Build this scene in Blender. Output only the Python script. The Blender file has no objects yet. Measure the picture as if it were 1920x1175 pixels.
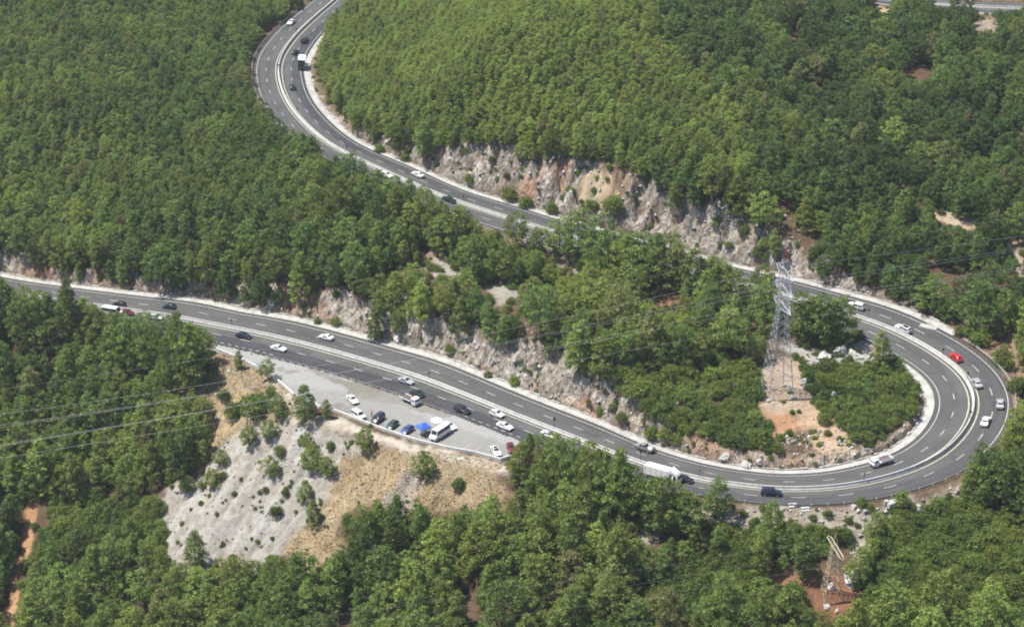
import bpy, math, random
import numpy as np
from mathutils import Matrix, Vector

random.seed(7)
RNG = np.random.default_rng(11)
SC = bpy.context.scene
COL = SC.collection
# ------------------------------------------------------------------ camera, sky, sun, exposure
F = 3400.0                      # focal length in pixels of the 1920 wide photograph
PITCH = math.radians(26)
CZ = 210.0                      # viewpoint height above the bottom of the hairpin
CP, SP = math.cos(PITCH), math.sin(PITCH)
cam_d = bpy.data.cameras.new('camera')
cam = bpy.data.objects.new('camera', cam_d)
COL.objects.link(cam)
cam_d.sensor_width = 36.0
cam_d.lens = 36.0 * F / 1920.0
cam_d.clip_start = 1.0
cam_d.clip_end = 6000.0
cam.location = (0, 0, CZ)
cam.rotation_euler = (math.radians(90) - PITCH, 0, 0)
SC.camera = cam

SUN_DIR = Vector((-0.43, 0.06, 0.89)).normalized()     # towards the sun
w = bpy.data.worlds.new('World')
SC.world = w
w.use_nodes = True
nt = w.node_tree
bg = nt.nodes['Background']
sky = nt.nodes.new('ShaderNodeTexSky')
sky.sky_type = 'NISHITA'
sky.sun_disc = False
sky.sun_elevation = math.asin(SUN_DIR.z)
sky.sun_rotation = math.atan2(SUN_DIR.x, SUN_DIR.y)
sky.altitude = 300
nt.links.new(sky.outputs[0], bg.inputs[0])
bg.inputs[1].default_value = 0.09
sd = bpy.data.lights.new('sun', 'SUN')
sd.energy = 5.0
sd.angle = math.radians(0.5)
sd.color = (1.0, 0.96, 0.89)
sun = bpy.data.objects.new('sun', sd)
COL.objects.link(sun)
sun.rotation_euler = SUN_DIR.to_track_quat('Z', 'Y').to_euler()
SC.view_settings.view_transform = 'Standard'
SC.view_settings.look = 'None'
SC.view_settings.exposure = 0.85
SC.view_settings.gamma = 1.0
SC.cycles.pixel_filter_type = 'BLACKMAN_HARRIS'
SC.cycles.filter_width = 1.95
SC.cycles.max_bounces = 5
SC.cycles.diffuse_bounces = 3
SC.cycles.transparent_max_bounces = 6

# ------------------------------------------------------------------ survey helpers (photo pixel <-> place)
def at(u, v, z):
    a = (u - 960) / F; b = -(v - 587.5) / F
    d = np.array([a, CP + b * SP, -SP + b * CP])
    return np.array([0, 0, CZ]) + d * ((z - CZ) / d[2])

def project(P):
    P = np.atleast_2d(P)
    y = P[:, 1]; z = P[:, 2] - CZ
    dep = y * CP - z * SP
    up = y * SP + z * CP
    return 960 + F * P[:, 0] / dep, 587.5 - F * up / dep, F / dep

def in_poly(u, v, poly):
    u = np.asarray(u); v = np.asarray(v)
    r = np.zeros(u.shape, bool)
    n = len(poly)
    j = n - 1
    for i in range(n):
        xi, yi = poly[i]; xj, yj = poly[j]
        if yi != yj:
            c = ((yi > v) != (yj > v)) & (u < (xj - xi) * (v - yi) / (yj - yi) + xi)
            r ^= c
        j = i
    return r

def _hash(ix, iy, seed):
    h = (ix.astype(np.int64) * 374761393 + iy.astype(np.int64) * 668265263 + seed * 982451653) & 0x7fffffff
    h = ((h ^ (h >> 13)) * 1274126177) & 0x7fffffff
    return ((h ^ (h >> 16)) & 0xffff) / 65535.0

def vnoise(x, y, seed=0):
    ix = np.floor(x); iy = np.floor(y)
    fx = x - ix; fy = y - iy
    fx = fx * fx * (3 - 2 * fx); fy = fy * fy * (3 - 2 * fy)
    a = _hash(ix, iy, seed); b = _hash(ix + 1, iy, seed)
    c = _hash(ix, iy + 1, seed); d = _hash(ix + 1, iy + 1, seed)
    return (a * (1 - fx) + b * fx) * (1 - fy) + (c * (1 - fx) + d * fx) * fy

def fbm(x, y, o=4, seed=0):
    s = 0; a = 1.0; t = 0
    for k in range(o):
        s = s + a * vnoise(x * 2 ** k, y * 2 ** k, seed + k); t += a; a *= .5
    return s / t

# ------------------------------------------------------------------ the road: centre line of the median
MED = np.array([(-260,520),(-160,530),(-60,540),(0,549),(100,563),(195,576),(345,597),(380,605),(513,631),(641,664),(729,690),
 (776,704),(850,732),(960,776),(1043,808),(1133,843),(1195,867),(1309,899),(1389,911),(1472,919),(1576,914),(1616,907),
 (1691,888),(1747,864),(1785,837),(1814,802),(1826,774),(1829,750),(1822,727),(1804,699),(1759,664),(1710,636),
 (1654,609),(1607,594),(1550,577),(1480,556),(1330,517),(1180,476),(1045,438),(939,405),(874,384),(820,365),
 (702,313),(632,279),(590,250),(557,217),(534,183),(523,146),(523,121),(532,98),(557,65),(586,37.5),(607,19),(628,2)], float)
GRADE = 0.05
def catmull(P, n=10):
    out = []
    for i in range(len(P) - 1):
        p0 = P[max(i-1, 0)]; p1 = P[i]; p2 = P[i+1]; p3 = P[min(i+2, len(P)-1)]
        for k in range(n):
            t = k / n
            out.append(.5*((2*p1)+(-p0+p2)*t+(2*p0-5*p1+4*p2-p3)*t*t+(-p0+3*p1-3*p2+p3)*t**3))
    out.append(P[-1]); return np.array(out)
_q = catmull(MED)
_i0 = np.argmin(np.hypot(_q[:, 0]-1472, _q[:, 1]-919))
_z = np.zeros(len(_q))
for _ in range(60):
    _P = np.array([at(a, b, z) for (a, b), z in zip(_q, _z)])
    _d = np.r_[0, np.cumsum(np.hypot(*np.diff(_P[:, :2], axis=0).T))]
    _z = .5*_z + .5*GRADE*(_d - _d[_i0])
# beyond the frame the road bends right behind the hill and comes back into view at the top right corner
_tail = np.array([(-60, 664), (-44, 686), (-12, 698), (40, 690), (95, 660), (140, 632), (180, 621), (230, 615), (300, 612)], float)

_xy = np.vstack([_P[:, :2], catmull(np.vstack([_P[-1, :2], _tail]))[6:]])
_dd = np.r_[0, np.cumsum(np.hypot(*np.diff(_xy, axis=0).T))]
STEP = 1.0
_s = np.arange(0, _dd[-1], STEP)
_x = np.interp(_s, _dd, _xy[:, 0]); _y = np.interp(_s, _dd, _xy[:, 1])
_k = np.exp(-.5*(np.arange(-14, 15)/5.0)**2); _k /= _k.sum()
def smooth(a):
    p = np.r_[2*a[0]-a[14:0:-1], a, 2*a[-1]-a[-2:-16:-1]]
    return np.convolve(p, _k, 'valid')
RX, RY = smooth(_x), smooth(_y)
_ds = np.r_[0, np.cumsum(np.hypot(np.diff(RX), np.diff(RY)))]
NR = int(_ds[-1]) + 1
_g = np.arange(NR)*1.0
RX, RY = np.interp(_g, _ds, RX), np.interp(_g, _ds, RY)
TX, TY = np.gradient(RX), np.gradient(RY)
_l = np.hypot(TX, TY); TX /= _l; TY /= _l
NX, NY = -TY, TX                                   # left of the direction of travel
_u, _v, _ = project(np.c_[RX, RY, np.zeros(NR)])
S0 = float(np.argmin((RX-_P[_i0, 0])**2 + (RY-_P[_i0, 1])**2))
RZ = np.minimum(GRADE*(_g - S0), 22.5 + .012*np.maximum(_g - S0 - 400, 0))
RU, RV, RS = project(np.c_[RX, RY, RZ])
_curv = np.gradient(np.unwrap(np.arctan2(TY, TX)))
_kk = np.exp(-.5*(np.arange(-20, 21)/8.0)**2); _kk /= _kk.sum()
CURV = np.convolve(np.pad(_curv, 20, mode='edge'), _kk, 'valid')
BANK = -0.085*np.tanh(CURV*130)                    # outer edge of each bend is raised
def s_at(u, v):
    return int(np.argmin((RU-u)**2 + (RV-v)**2 + 1e7*(_g > S0 + 430)))
S_L = [s_at(*p) for p in ((0,549),(345,597),(641,664),(960,776),(1133,843),(1309,899),(1472,919),(1691,888),(1829,750),(1654,609),(1045,438),(590,250),(523,121),(607,19))]
WF = np.interp(_g, S_L, [1.0,1.05,1.07,1.0,.93,.88,.85,.9,1.0,1.0,.95,.93,.92,.92])

GRIDX = RX.astype(np.float32); GRIDY = RY.astype(np.float32)
def nearest(x, y):
    """index (float), signed offset and distance of the closest point of the road"""
    x = np.asarray(x, float).ravel(); y = np.asarray(y, float).ravel()
    idx = np.empty(len(x), np.int64)
    sx = GRIDX[::3]; sy = GRIDY[::3]
    for a in range(0, len(x), 40000):
        d = (x[a:a+40000, None].astype(np.float32)-sx)**2 + (y[a:a+40000, None].astype(np.float32)-sy)**2
        idx[a:a+40000] = d.argmin(1)*3
    idx = np.clip(idx, 1, NR-2)
    for _ in range(2):
        t = (x-RX[idx])*TX[idx] + (y-RY[idx])*TY[idx]
        idx = np.clip(idx + np.rint(t).astype(int), 0, NR-1)
    t = np.clip((x-RX[idx])*TX[idx] + (y-RY[idx])*TY[idx], -.6, .6)
    s = idx + t
    o = (x-RX[idx])*NX[idx] + (y-RY[idx])*NY[idx]
    d = np.hypot(x-RX[idx], y-RY[idx])
    return np.clip(s, 0, NR-1), o, np.where(o < 0, -1, 1)*d
def road_z(s, o):
    wf = np.interp(s, _g, WF)
    return np.interp(s, _g, RZ) + np.interp(s, _g, BANK)*np.clip(o, -11*wf, 11*wf)

E_PAV, E_APR = 8.9, 11.0          # half width of the asphalt, outer edge of the concrete apron
s_u = lambda u, v: s_at(u, v)
S_APR1 = s_u(1700, 632)           # lower road and inside of the hairpin: apron on the left
S_APR2 = s_u(1735, 650)           # upper road: apron on the right
# parking lot outline (photo pixels), laid on the road's own level
PARK_PX = [(392,632),(540,664),(640,690),(755,725),(880,775),(975,812),(972,858),(940,864),(892,850),(783,827),(722,807),(626,770),(599,764),(551,741),(513,708),(488,691),(443,670),(390,650)]
def road_hit(u, v):
    z = 0.0
    for _ in range(30):
        p = at(u, v, z)
        s, o, d = nearest(p[0], p[1])
        z = .5*z + .5*float(road_z(s, o)[0])
    return at(u, v, z)
PARK = [tuple(road_hit(*p)[:2]) for p in PARK_PX]
# widen it towards the carriageway so that it meets the asphalt
def poly_dist(x, y, poly):
    ins = in_poly(x, y, poly)
    d = np.full(np.shape(x), 1e9)
    for i in range(len(poly)):
        ax, ay = poly[i]; bx, by = poly[(i+1) % len(poly)]
        ex, ey = bx-ax, by-ay
        t = np.clip(((x-ax)*ex+(y-ay)*ey)/(ex*ex+ey*ey+1e-9), 0, 1)
        d = np.minimum(d, np.hypot(x-ax-t*ex, y-ay-t*ey))
    return np.where(ins, -d, d)

# ------------------------------------------------------------------ terrain
ctl = []
def road_ctl(pts, side, off, dz):
    """natural ground beside the road: pts = ((u, v, height), ...)"""
    S = [s_at(u, v) for u, v, h in pts]; H = [h for u, v, h in pts]
    for s in range(min(S), max(S)+1, 14):
        h = np.interp(s, S if S[0] < S[-1] else S[::-1], H if S[0] < S[-1] else H[::-1])
        ctl.append((RX[s]+side*off*NX[s], RY[s]+side*off*NY[s], RZ[s]+h+dz))
LOWC = [(-200,526,4),(0,549,4),(195,576,6),(345,597,7),(513,631,8.5),(641,664,9),(776,704,9),(960,776,12),(1133,843,8.5),(1195,867,5.5),(1309,899,3.2),(1472,919,2.0),(1650,899,1.6)]
road_ctl(LOWC, 1, 19, 0)
UPC = [(1829,750,-2.0),(1759,664,.3),(1654,609,2.5),(1550,577,5),(1480,556,7),(1400,537,10),(1330,517,13),(1150,468,15),(1045,438,14.5),(939,405,13.5),(820,365,11),(702,313,7.5),(632,279,4.5),(557,217,2),(523,146,1.5),(557,65,2),(607,19,4)]
road_ctl(UPC, -1, 19, 0)
UPN = [(1654,609,-.5),(1480,556,-2.0),(1330,517,-2.5),(1045,438,-3),(820,365,-3),(632,279,-2.5),(523,121,-1.5),(607,19,0)]
road_ctl(UPN, 1, 17, 0)
road_ctl([(1195,867,-2.5),(1472,919,-3),(1691,888,-2.5),(1829,750,-2)], -1, 15, 0)
road_ctl([(-200,526,-2),(0,549,-2),(345,597,-3),(513,631,-9),(960,776,-9),(1080,822,-3.5),(1195,867,-2.5)], -1, 18, 0)
for off, dz in ((45, -19), (90, -42), (150, -70)):
    road_ctl([(-200,526,0),(513,631,-2),(960,776,0),(1309,899,2),(1560,916,3)], -1, off, dz)
ctl += [(100,290,-19),(150,318,-14),(170,380,-4),(150,430,6),(150,250,-42),(200,300,-34)]
ctl += [(0,540,45),(-15,515,37),(30,545,43),(40,500,32),(70,560,38),(110,520,25),(140,560,30),(180,520,24),(120,470,16),(160,470,15),(0,575,42),(50,590,40)]
ctl += [(RX[s]+o*NX[s], RY[s]+o*NY[s], RZ[s]+h) for s in range(s_at(628,2)+20, NR, 18) for o, h in ((-18, 1.5), (18, 1.0))]
ctl += [(0,700,40),(150,720,42),(-60,720,36),(-150,480,-1),(-150,540,12),(-130,600,20),(-160,660,30),(-120,700,33),(-230,480,-2),(-230,600,20),(-240,700,34),(260,480,20),(260,600,34),(260,400,-4),(-230,380,-38),(-120,330,-58)]
ctl = np.array(ctl)
def tps_fit(c, lam=12.0):
    X = c[:, :2]/100; n = len(c)
    d = np.hypot(X[:, None, 0]-X[None, :, 0], X[:, None, 1]-X[None, :, 1])
    K = np.where(d > 0, d*d*np.log(d+1e-12), 0)
    Pm = np.c_[np.ones(n), X]
    A = np.zeros((n+3, n+3)); A[:n, :n] = K + lam*1e-3*np.eye(n); A[:n, n:] = Pm; A[n:, :n] = Pm.T
    return np.linalg.solve(A, np.r_[c[:, 2], 0, 0, 0])
TPSW = tps_fit(ctl)
def natural(x, y):
    x = np.clip(np.asarray(x, float), -300, 300); y = np.clip(np.asarray(y, float), 230, 780)
    out = np.empty(len(x)); n = len(ctl); cx = ctl[:, 0]/100; cy = ctl[:, 1]/100
    for a in range(0, len(x), 30000):
        X = x[a:a+30000]/100; Y = y[a:a+30000]/100
        d2 = (X[:, None]-cx)**2 + (Y[:, None]-cy)**2
        K = .5*d2*np.log(d2+1e-12)
        out[a:a+30000] = K@TPSW[:n] + TPSW[n] + TPSW[n+1]*X + TPSW[n+2]*Y
    return np.clip(out, -110, 75)
def axis(a, b, h, far):
    core = np.arange(a, b+h/2, h)
    lo = [a]; st = h
    while lo[-1] > -far: st *= 1.25; lo.append(lo[-1]-st)
    hi = [core[-1]]; st = h
    while hi[-1] < far: st *= 1.25; hi.append(hi[-1]+st)
    return np.r_[np.array(lo[:0:-1]), core, np.array(hi[1:])]
GX = axis(-190, 190, .6, 2500); GY = axis(285, 665, .6, 2500)
MX, MY = np.meshgrid(GX, GY)
fx, fy = MX.ravel(), MY.ravel()
CUT, FILL = 1.55, .72
def ground_parts(x, y):
    N = natural(x, y)
    s, o, d = nearest(x, y)
    wf = np.interp(s, _g, WF)
    ad = np.abs(d)
    half = np.where(((o > 0) & (s < S_APR1)) | ((o < 0) & (s > S_APR2)), E_APR+.3, E_PAV+1.2)*wf
    de = ad - half
    pd = poly_dist(x, y, PARK) - 4.5
    de = np.minimum(de, pd)
    r = road_z(s, o)
    return N, s, o, d, de, r
def blocks(a, b, seed):
    """blocky jointing: a random value for each irregular cell"""
    ia, ib = np.floor(a), np.floor(b); best = np.full(np.shape(a), 1e9); val = np.zeros(np.shape(a))
    for da in (-1, 0, 1):
        for db in (-1, 0, 1):
            ca, cb = ia+da, ib+db
            d = (ca+_hash(ca, cb, seed)-a)**2 + (cb+_hash(ca, cb, seed+7)-b)**2
            m = d < best; best = np.where(m, d, best); val = np.where(m, _hash(ca, cb, seed+13), val)
    return val
N, _s_, _o_, _d_, _de_, _r_ = ground_parts(fx, fy)
core = (np.abs(fx) < 240) & (fy > 240) & (fy < 760)
N = N + np.where(core, 1.6*(fbm(fx/22, fy/22, 4, 3)-.5)*2, 0) + .5*(fbm(fx/4, fy/4, 3, 9)-.5)
dp = np.maximum(_de_, 0)
rough = fbm(fx/3.2, fy/3.2, 4, 21)
gul = fbm(_s_/3.0, dp/14, 3, 31)                      # gullies run down the cut face
cutm = CUT*(.62+.78*gul)
face = _r_ + cutm*dp + (2.6*(rough-.5) + 2.2*(fbm(fx/1.3, fy/1.3, 2, 23)-.5))*np.clip(dp/1.5, 0, 1)
_w1, _w2 = (fbm(fx/4, fy/4, 2, 33)-.5)*3, (fbm(fx/4, fy/4, 2, 35)-.5)*3
crag = (blocks((_s_+_w1)/2.6, (dp+_w2)/1.5, 61)-.5)*2.6 + (blocks((_s_+_w2)/6.5, (dp+_w1)/3.4, 67)-.5)*3.2
face = face + crag*np.clip(dp/1.6, 0, 1)*np.clip((14-dp)/4, .25, 1)
fillz = _r_ + 2.2*(fbm(_s_/4.5, dp/40, 3, 43)-.5)*np.clip(dp/6, 0, 1) - FILL*dp*(.92+.16*fbm(_s_/9, dp/30, 2, 41)) + (1.3*(rough-.5)+.8*(fbm(fx/1.4, fy/1.4, 2, 27)-.5))*np.clip((dp-1)/4, 0, 1)
Z = np.clip(N, np.minimum(fillz, face), face)
iscut = (N > face - .6) & (dp > .2)
ROCKF = np.clip((N-(face-1.0))/1.5, 0, 1)*np.clip(dp/.8, 0, 1)*(dp < 26)
Z = np.where(_de_ <= 0, _r_-.16, Z)
ZG = Z.reshape(MX.shape)

def ground(x, y):
    """height of the finished terrain"""
    x = np.asarray(x, float); y = np.asarray(y, float)
    i = np.clip(np.searchsorted(GX, x)-1, 0, len(GX)-2); j = np.clip(np.searchsorted(GY, y)-1, 0, len(GY)-2)
    a = (x-GX[i])/(GX[i+1]-GX[i]); b = (y-GY[j])/(GY[j+1]-GY[j])
    return (ZG[j, i]*(1-a)+ZG[j, i+1]*a)*(1-b) + (ZG[j+1, i]*(1-a)+ZG[j+1, i+1]*a)*b
def hit(u, v):
    """where the line of sight through a photo pixel meets the terrain"""
    a = (u - 960) / F; b = -(v - 587.5) / F
    d = np.array([a, CP + b * SP, -SP + b * CP])
    t = np.arange(250, 1000, .5)
    g = ground(d[0]*t, d[1]*t)
    below = np.nonzero(CZ + d[2]*t <= g)[0]
    k = below[0] if len(below) else len(t)-1
    return np.array([d[0]*t[k], d[1]*t[k], g[k]])

# ------------------------------------------------------------------ object and mesh helpers
def tag(o, label=None, cat=None, group=None, kind=None):
    if label: o['label'] = label
    if cat: o['category'] = cat
    if group: o['group'] = group
    if kind: o['kind'] = kind
    return o
def empty(name, loc=(0, 0, 0), rz=0.0):
    o = bpy.data.objects.new(name, None); COL.objects.link(o)
    o.location = loc; o.rotation_euler = (0, 0, rz); o.empty_display_size = .5
    return o
def mesh_obj(name, V, Fc, mat=None, parent=None, smooth=False):
    me = bpy.data.meshes.new(name)
    me.from_pydata([tuple(map(float, v)) for v in V], [], [tuple(map(int, f)) for f in Fc])
    me.update()
    if smooth: me.polygons.foreach_set('use_smooth', [True]*len(me.polygons))
    if mat: me.materials.append(mat)
    o = bpy.data.objects.new(name, me); COL.objects.link(o)
    if parent: o.parent = parent
    return o
def quads_mesh(name, V, nq):
    """fast mesh of nq separate quads, V is (4*nq, 3)"""
    me = bpy.data.meshes.new(name)
    me.vertices.add(len(V)); me.vertices.foreach_set('co', np.ascontiguousarray(V, np.float32).ravel())
    me.loops.add(4*nq); me.loops.foreach_set('vertex_index', np.arange(4*nq, dtype=np.int32))
    me.polygons.add(nq); me.polygons.foreach_set('loop_start', np.arange(0, 4*nq, 4, dtype=np.int32))
    me.update(calc_edges=True)
    return me
class MB:
    def __init__(s): s.v = []; s.f = []
    def add(s, V, Fc):
        n = len(s.v); s.v += [tuple(map(float, p)) for p in V]; s.f += [tuple(i+n for i in f) for f in Fc]; return s
    def box(s, c, d, rz=0.0, taper=1.0):
        x, y, z = c; a, b, h = d[0]/2, d[1]/2, d[2]/2; ca, sa = math.cos(rz), math.sin(rz); V = []
        for dz, k in ((-h, 1), (h, taper)):
            for px, py in ((-a, -b), (a, -b), (a, b), (-a, b)):
                px *= k; py *= k
                V.append((x+px*ca-py*sa, y+px*sa+py*ca, z+dz))
        return s.add(V, [(3, 2, 1, 0), (4, 5, 6, 7), (0, 1, 5, 4), (1, 2, 6, 5), (2, 3, 7, 6), (3, 0, 4, 7)])
    def bar(s, p, q, r, n=4, r2=None):
        p = Vector(p); q = Vector(q); d = (q-p)
        if d.length < 1e-6: return s
        d.normalize(); a = d.orthogonal().normalized(); b = d.cross(a); V = []
        for c, rr in ((p, r), (q, r if r2 is None else r2)):
            for k in range(n):
                t = 2*math.pi*(k+.5)/n
                V.append(c+a*math.cos(t)*rr+b*math.sin(t)*rr)
        Fc = [(k, (k+1) % n, n+(k+1) % n, n+k) for k in range(n)] + [tuple(range(n-1, -1, -1)), tuple(range(n, 2*n))]
        return s.add(V, Fc)
    def loft(s, rings, closed=True, caps=True):
        n = len(rings[0]); V = [p for r in rings for p in r]; Fc = []
        for i in range(len(rings)-1):
            for k in range(n if closed else n-1):
                a = i*n+k; b = i*n+(k+1) % n
                Fc.append((a, b, b+n, a+n))
        if caps and closed: Fc += [tuple(range(n-1, -1, -1)), tuple(range((len(rings)-1)*n, len(rings)*n))]
        return s.add(V, Fc)
    def quad(s, *P): return s.add(P, [tuple(range(len(P)))])
    def build(s, name, mat=None, parent=None, smooth=False): return mesh_obj(name, s.v, s.f, mat, parent, smooth)

class NT:
    """small material builder"""
    def __init__(s, name, rough=.8, spec=.3):
        s.m = bpy.data.materials.new(name); s.m.use_nodes = True; s.t = s.m.node_tree; s.b = s.t.nodes['Principled BSDF']
        s.b.inputs['Roughness'].default_value = rough; s.b.inputs['Specular IOR Level'].default_value = spec
    def n(s, k, **kw):
        nd = s.t.nodes.new(k)
        for a, b in kw.items():
            if a.startswith('i_'):
                key = a[2:]; nd.inputs[int(key) if key.isdigit() else key.replace('_', ' ')].default_value = b
            else: setattr(nd, a, b)
        return nd
    def l(s, a, b): s.t.links.new(a, b)
    def noise(s, scale, detail=4, vec=None, rough=.55):
        nd = s.n('ShaderNodeTexNoise'); nd.inputs['Scale'].default_value = scale; nd.inputs['Detail'].default_value = detail; nd.inputs['Roughness'].default_value = rough
        if vec is not None: s.l(vec, nd.inputs['Vector'])
        return nd.outputs['Fac']
    def ramp(s, fac, stops):
        r = s.n('ShaderNodeValToRGB'); e = r.color_ramp.elements
        while len(e) < len(stops): e.new(.5)
        for k, (p, c) in enumerate(stops):
            e[k].position = p; e[k].color = (*c, 1) if not isinstance(c, float) else (c, c, c, 1)
        s.l(fac, r.inputs[0]); return r.outputs[0]
    def mix(s, fac, a, b, mode='MIX'):
        m = s.n('ShaderNodeMix'); m.data_type = 'RGBA'; m.blend_type = mode
        for sock, val in ((m.inputs[0], fac), (m.inputs[6], a), (m.inputs[7], b)):
            if hasattr(val, 'is_linked'): s.l(val, sock)
            elif isinstance(val, (int, float)): sock.default_value = val
            else: sock.default_value = (*val, 1)
        return m.outputs[2]
    def math(s, op, a, b=0.0):
        m = s.n('ShaderNodeMath', operation=op)
        for sock, val in ((m.inputs[0], a), (m.inputs[1], b)):
            if hasattr(val, 'is_linked'): s.l(val, sock)
            else: sock.default_value = val
        return m.outputs[0]
    def attr(s, name, kind='GEOMETRY', out='Color'):
        a = s.n('ShaderNodeAttribute'); a.attribute_type = kind; a.attribute_name = name; return a.outputs[out]
    def pos(s): return s.n('ShaderNodeNewGeometry').outputs['Position']
    def col(s, c):
        if hasattr(c, 'is_linked'): s.l(c, s.b.inputs['Base Color'])
        else: s.b.inputs['Base Color'].default_value = (*c, 1)
        return s
    def bump(s, h, strength=.5, dist=.3):
        b = s.n('ShaderNodeBump'); b.inputs['Strength'].default_value = strength; b.inputs['Distance'].default_value = dist
        s.l(h, b.inputs['Height']); s.l(b.outputs[0], s.b.inputs['Normal']); return s
def plain(name, c, rough=.6, metal=0.0, var=0.12, scale=3.0, spec=.3, coat=0.0):
    m = NT(name, rough, spec)
    co = m.n('ShaderNodeTexCoord').outputs['Object']
    f = m.noise(scale, 3, co)
    lo = tuple(x*(1-var) for x in c); hi = tuple(min(1, x*(1+var)) for x in c)
    m.col(m.ramp(f, [(.3, lo), (.7, hi)])); m.b.inputs['Metallic'].default_value = metal
    m.b.inputs['Coat Weight'].default_value = coat
    return m.m

# ------------------------------------------------------------------ ground colours (what lies on the ground, by place)
G_SOIL = (.085, .058, .038)
PATCH = [  # colour, softness (pixels), outline in the photograph used as survey
 ((.345,.33,.305), 14, [(298,985),(300,940),(330,900),(370,890),(395,850),(440,790),(520,775),(600,795),(690,830),(680,880),(620,930),(570,985),(530,1050),(450,1070),(345,1085),(300,1020)]),
 ((.355,.28,.175), 16, [(620,890),(660,845),(690,825),(780,850),(830,845),(940,875),(965,930),(900,955),(800,965),(700,945),(640,980),(640,1060),(600,1070),(525,1050),(560,990),(610,930)]),
 ((.36,.33,.30), 12, [(760,880),(790,890),(770,960),(720,960),(735,920)]),
 ((.355,.285,.18), 16, [(310,735),(400,665),(450,668),(520,712),(560,750),(520,785),(440,800),(395,850),(370,880),(345,870),(385,800),(370,760)]),
 ((.50,.455,.39), 8, [(430,668),(520,715),(570,770),(600,778),(640,785),(760,830),(850,850),(955,872),(955,890),(900,878),(840,864),(780,852),(735,842),(690,822),(600,800),(535,790),(545,760),(500,710)]),
 ((.30,.14,.07), 12, [(0,455),(45,480),(80,505),(120,530),(60,535),(0,515)]),
 ((.40,.36,.31), 14, [(1285,932),(1400,950),(1560,955),(1660,948),(1740,930),(1815,900),(1830,945),(1760,958),(1700,975),(1650,1030),(1600,1060),(1580,1010),(1500,990),(1470,1000),(1380,1010),(1290,1000)]),
 ((.42,.24,.14), 9, [(1420,765),(1470,762),(1505,800),(1490,818),(1440,812)]),
 ((.50,.37,.25), 10, [(1485,766),(1550,775),(1612,850),(1560,880),(1500,882),(1530,855),(1520,815)]),
 ((.36,.35,.34), 10, [(1470,640),(1560,635),(1625,620),(1650,650),(1625,690),(1560,690),(1500,700)]),
 ((.27,.14,.085), 12, [(1430,1060),(1540,1065),(1600,1085),(1625,1130),(1590,1150),(1545,1165),(1520,1120),(1440,1085)]),
 ((.27,.14,.085), 10, [(1380,1130),(1410,1120),(1405,1160),(1375,1165)]),
 ((.40,.24,.13), 2.5, [(50,935),(74,935),(62,1010),(42,1080),(28,1175),(5,1175),(25,1080),(42,1010)]),
 ((.42,.34,.25), 4, [(1735,383),(1765,388),(1840,410),(1925,452),(1925,478),(1835,434),(1765,414),(1735,402)]),
 ((.40,.33,.28), 10, [(1865,440),(1925,462),(1925,545),(1905,505)]),
 ((.26,.19,.15), 10, [(785,465),(855,468),(865,505),(805,520)]),
 ((.36,.34,.31), 10, [(815,490),(862,480),(860,510),(820,518)]),
 ((.36,.345,.32), 10, [(905,520),(965,530),(970,570),(925,570)]),
 ((.46,.44,.41), 9, [(880,408),(940,420),(1050,440),(1060,475),(1010,470),(950,440),(890,425)]),
 ((.25,.19,.15), 10, [(1040,470),(1100,490),(1095,520),(1045,505)]),
 ((.27,.16,.10), 10, [(1200,530),(1260,545),(1275,580),(1215,570)]),
 ((.30,.22,.15), 14, [(1800,600),(1930,590),(1930,770),(1905,770),(1890,700),(1850,650)]),
 ((.42,.33,.22), 10, [(1625,5),(1670,0),(1668,30),(1635,30)]),
 ((.30,.25,.20), 10, [(1815,40),(1865,25),(1872,58),(1825,62)]),
 ((.40,.36,.32), 10, [(1195,985),(1245,1000),(1230,1025),(1195,1015)]),
 ((.42,.33,.25), 12, [(1425,690),(1500,680),(1525,720),(1525,775),(1490,772),(1420,768)]),
 ((.48,.38,.26), 9, [(1085,330),(1110,310),(1150,318),(1165,345),(1170,385),(1140,398),(1090,392),(1070,370)]),
 ((.42,.38,.33), 10, [(1640,1000),(1720,955),(1760,960),(1690,1020),(1660,1050)]),
]
P3 = np.c_[fx, fy, ZG.ravel()]
pu, pv, ps = project(P3)
near = core & (pu > -300) & (pu < 2220) & (pv > -300) & (pv < 1500)
colr = np.tile(np.array(G_SOIL), (len(fx), 1))
jx = (fbm(fx/6, fy/6, 3, 71)-.5); jy = (fbm(fx/6, fy/6, 3, 81)-.5)
jf = (fbm(fx/1.6, fy/1.6, 2, 91)-.5)
for c, soft, poly in PATCH:
    a = np.array(poly); bb = (pu > a[:, 0].min()-60) & (pu < a[:, 0].max()+60) & (pv > a[:, 1].min()-60) & (pv < a[:, 1].max()+60) & near
    ii = np.nonzero(bb)[0]
    d = poly_dist(pu[ii]+jx[ii]*soft*3, pv[ii]+jy[ii]*soft*3, poly) + jf[ii]*soft*1.4
    m = np.clip(.5-d/soft, 0, 1)[:, None]
    colr[ii] = colr[ii]*(1-m) + .70*np.array(c)*m
rock = ROCKF*np.clip(.55+1.1*(fbm(fx/5, fy/5, 3, 51)-.25), 0, 1)
_scar = in_poly(pu+jx*20, pv+jy*20, [(1085,330),(1110,310),(1150,318),(1165,345),(1170,385),(1140,398),(1090,392),(1070,370)])
rock = np.where(_scar, rock*.25, rock)
rust = np.clip((fbm(_s_/9, dp/9, 3, 61)-.56)*7, 0, 1)*ROCKF
stk = np.clip(.72+.6*fbm(_s_/2.2, dp/22, 4, 141), 0, 1.25)*np.clip(.8+.45*(fbm(fx/.9, fy/.9, 2, 143)), 0, 1.2)
colr = np.where(((colr.sum(1) > .5) & (_o_ < 0) & (dp > 2))[:, None], colr*stk[:, None], colr)
verge = np.clip(1-np.abs(dp-1.0)/2.2, 0, 1)*(dp > 0)
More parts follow.
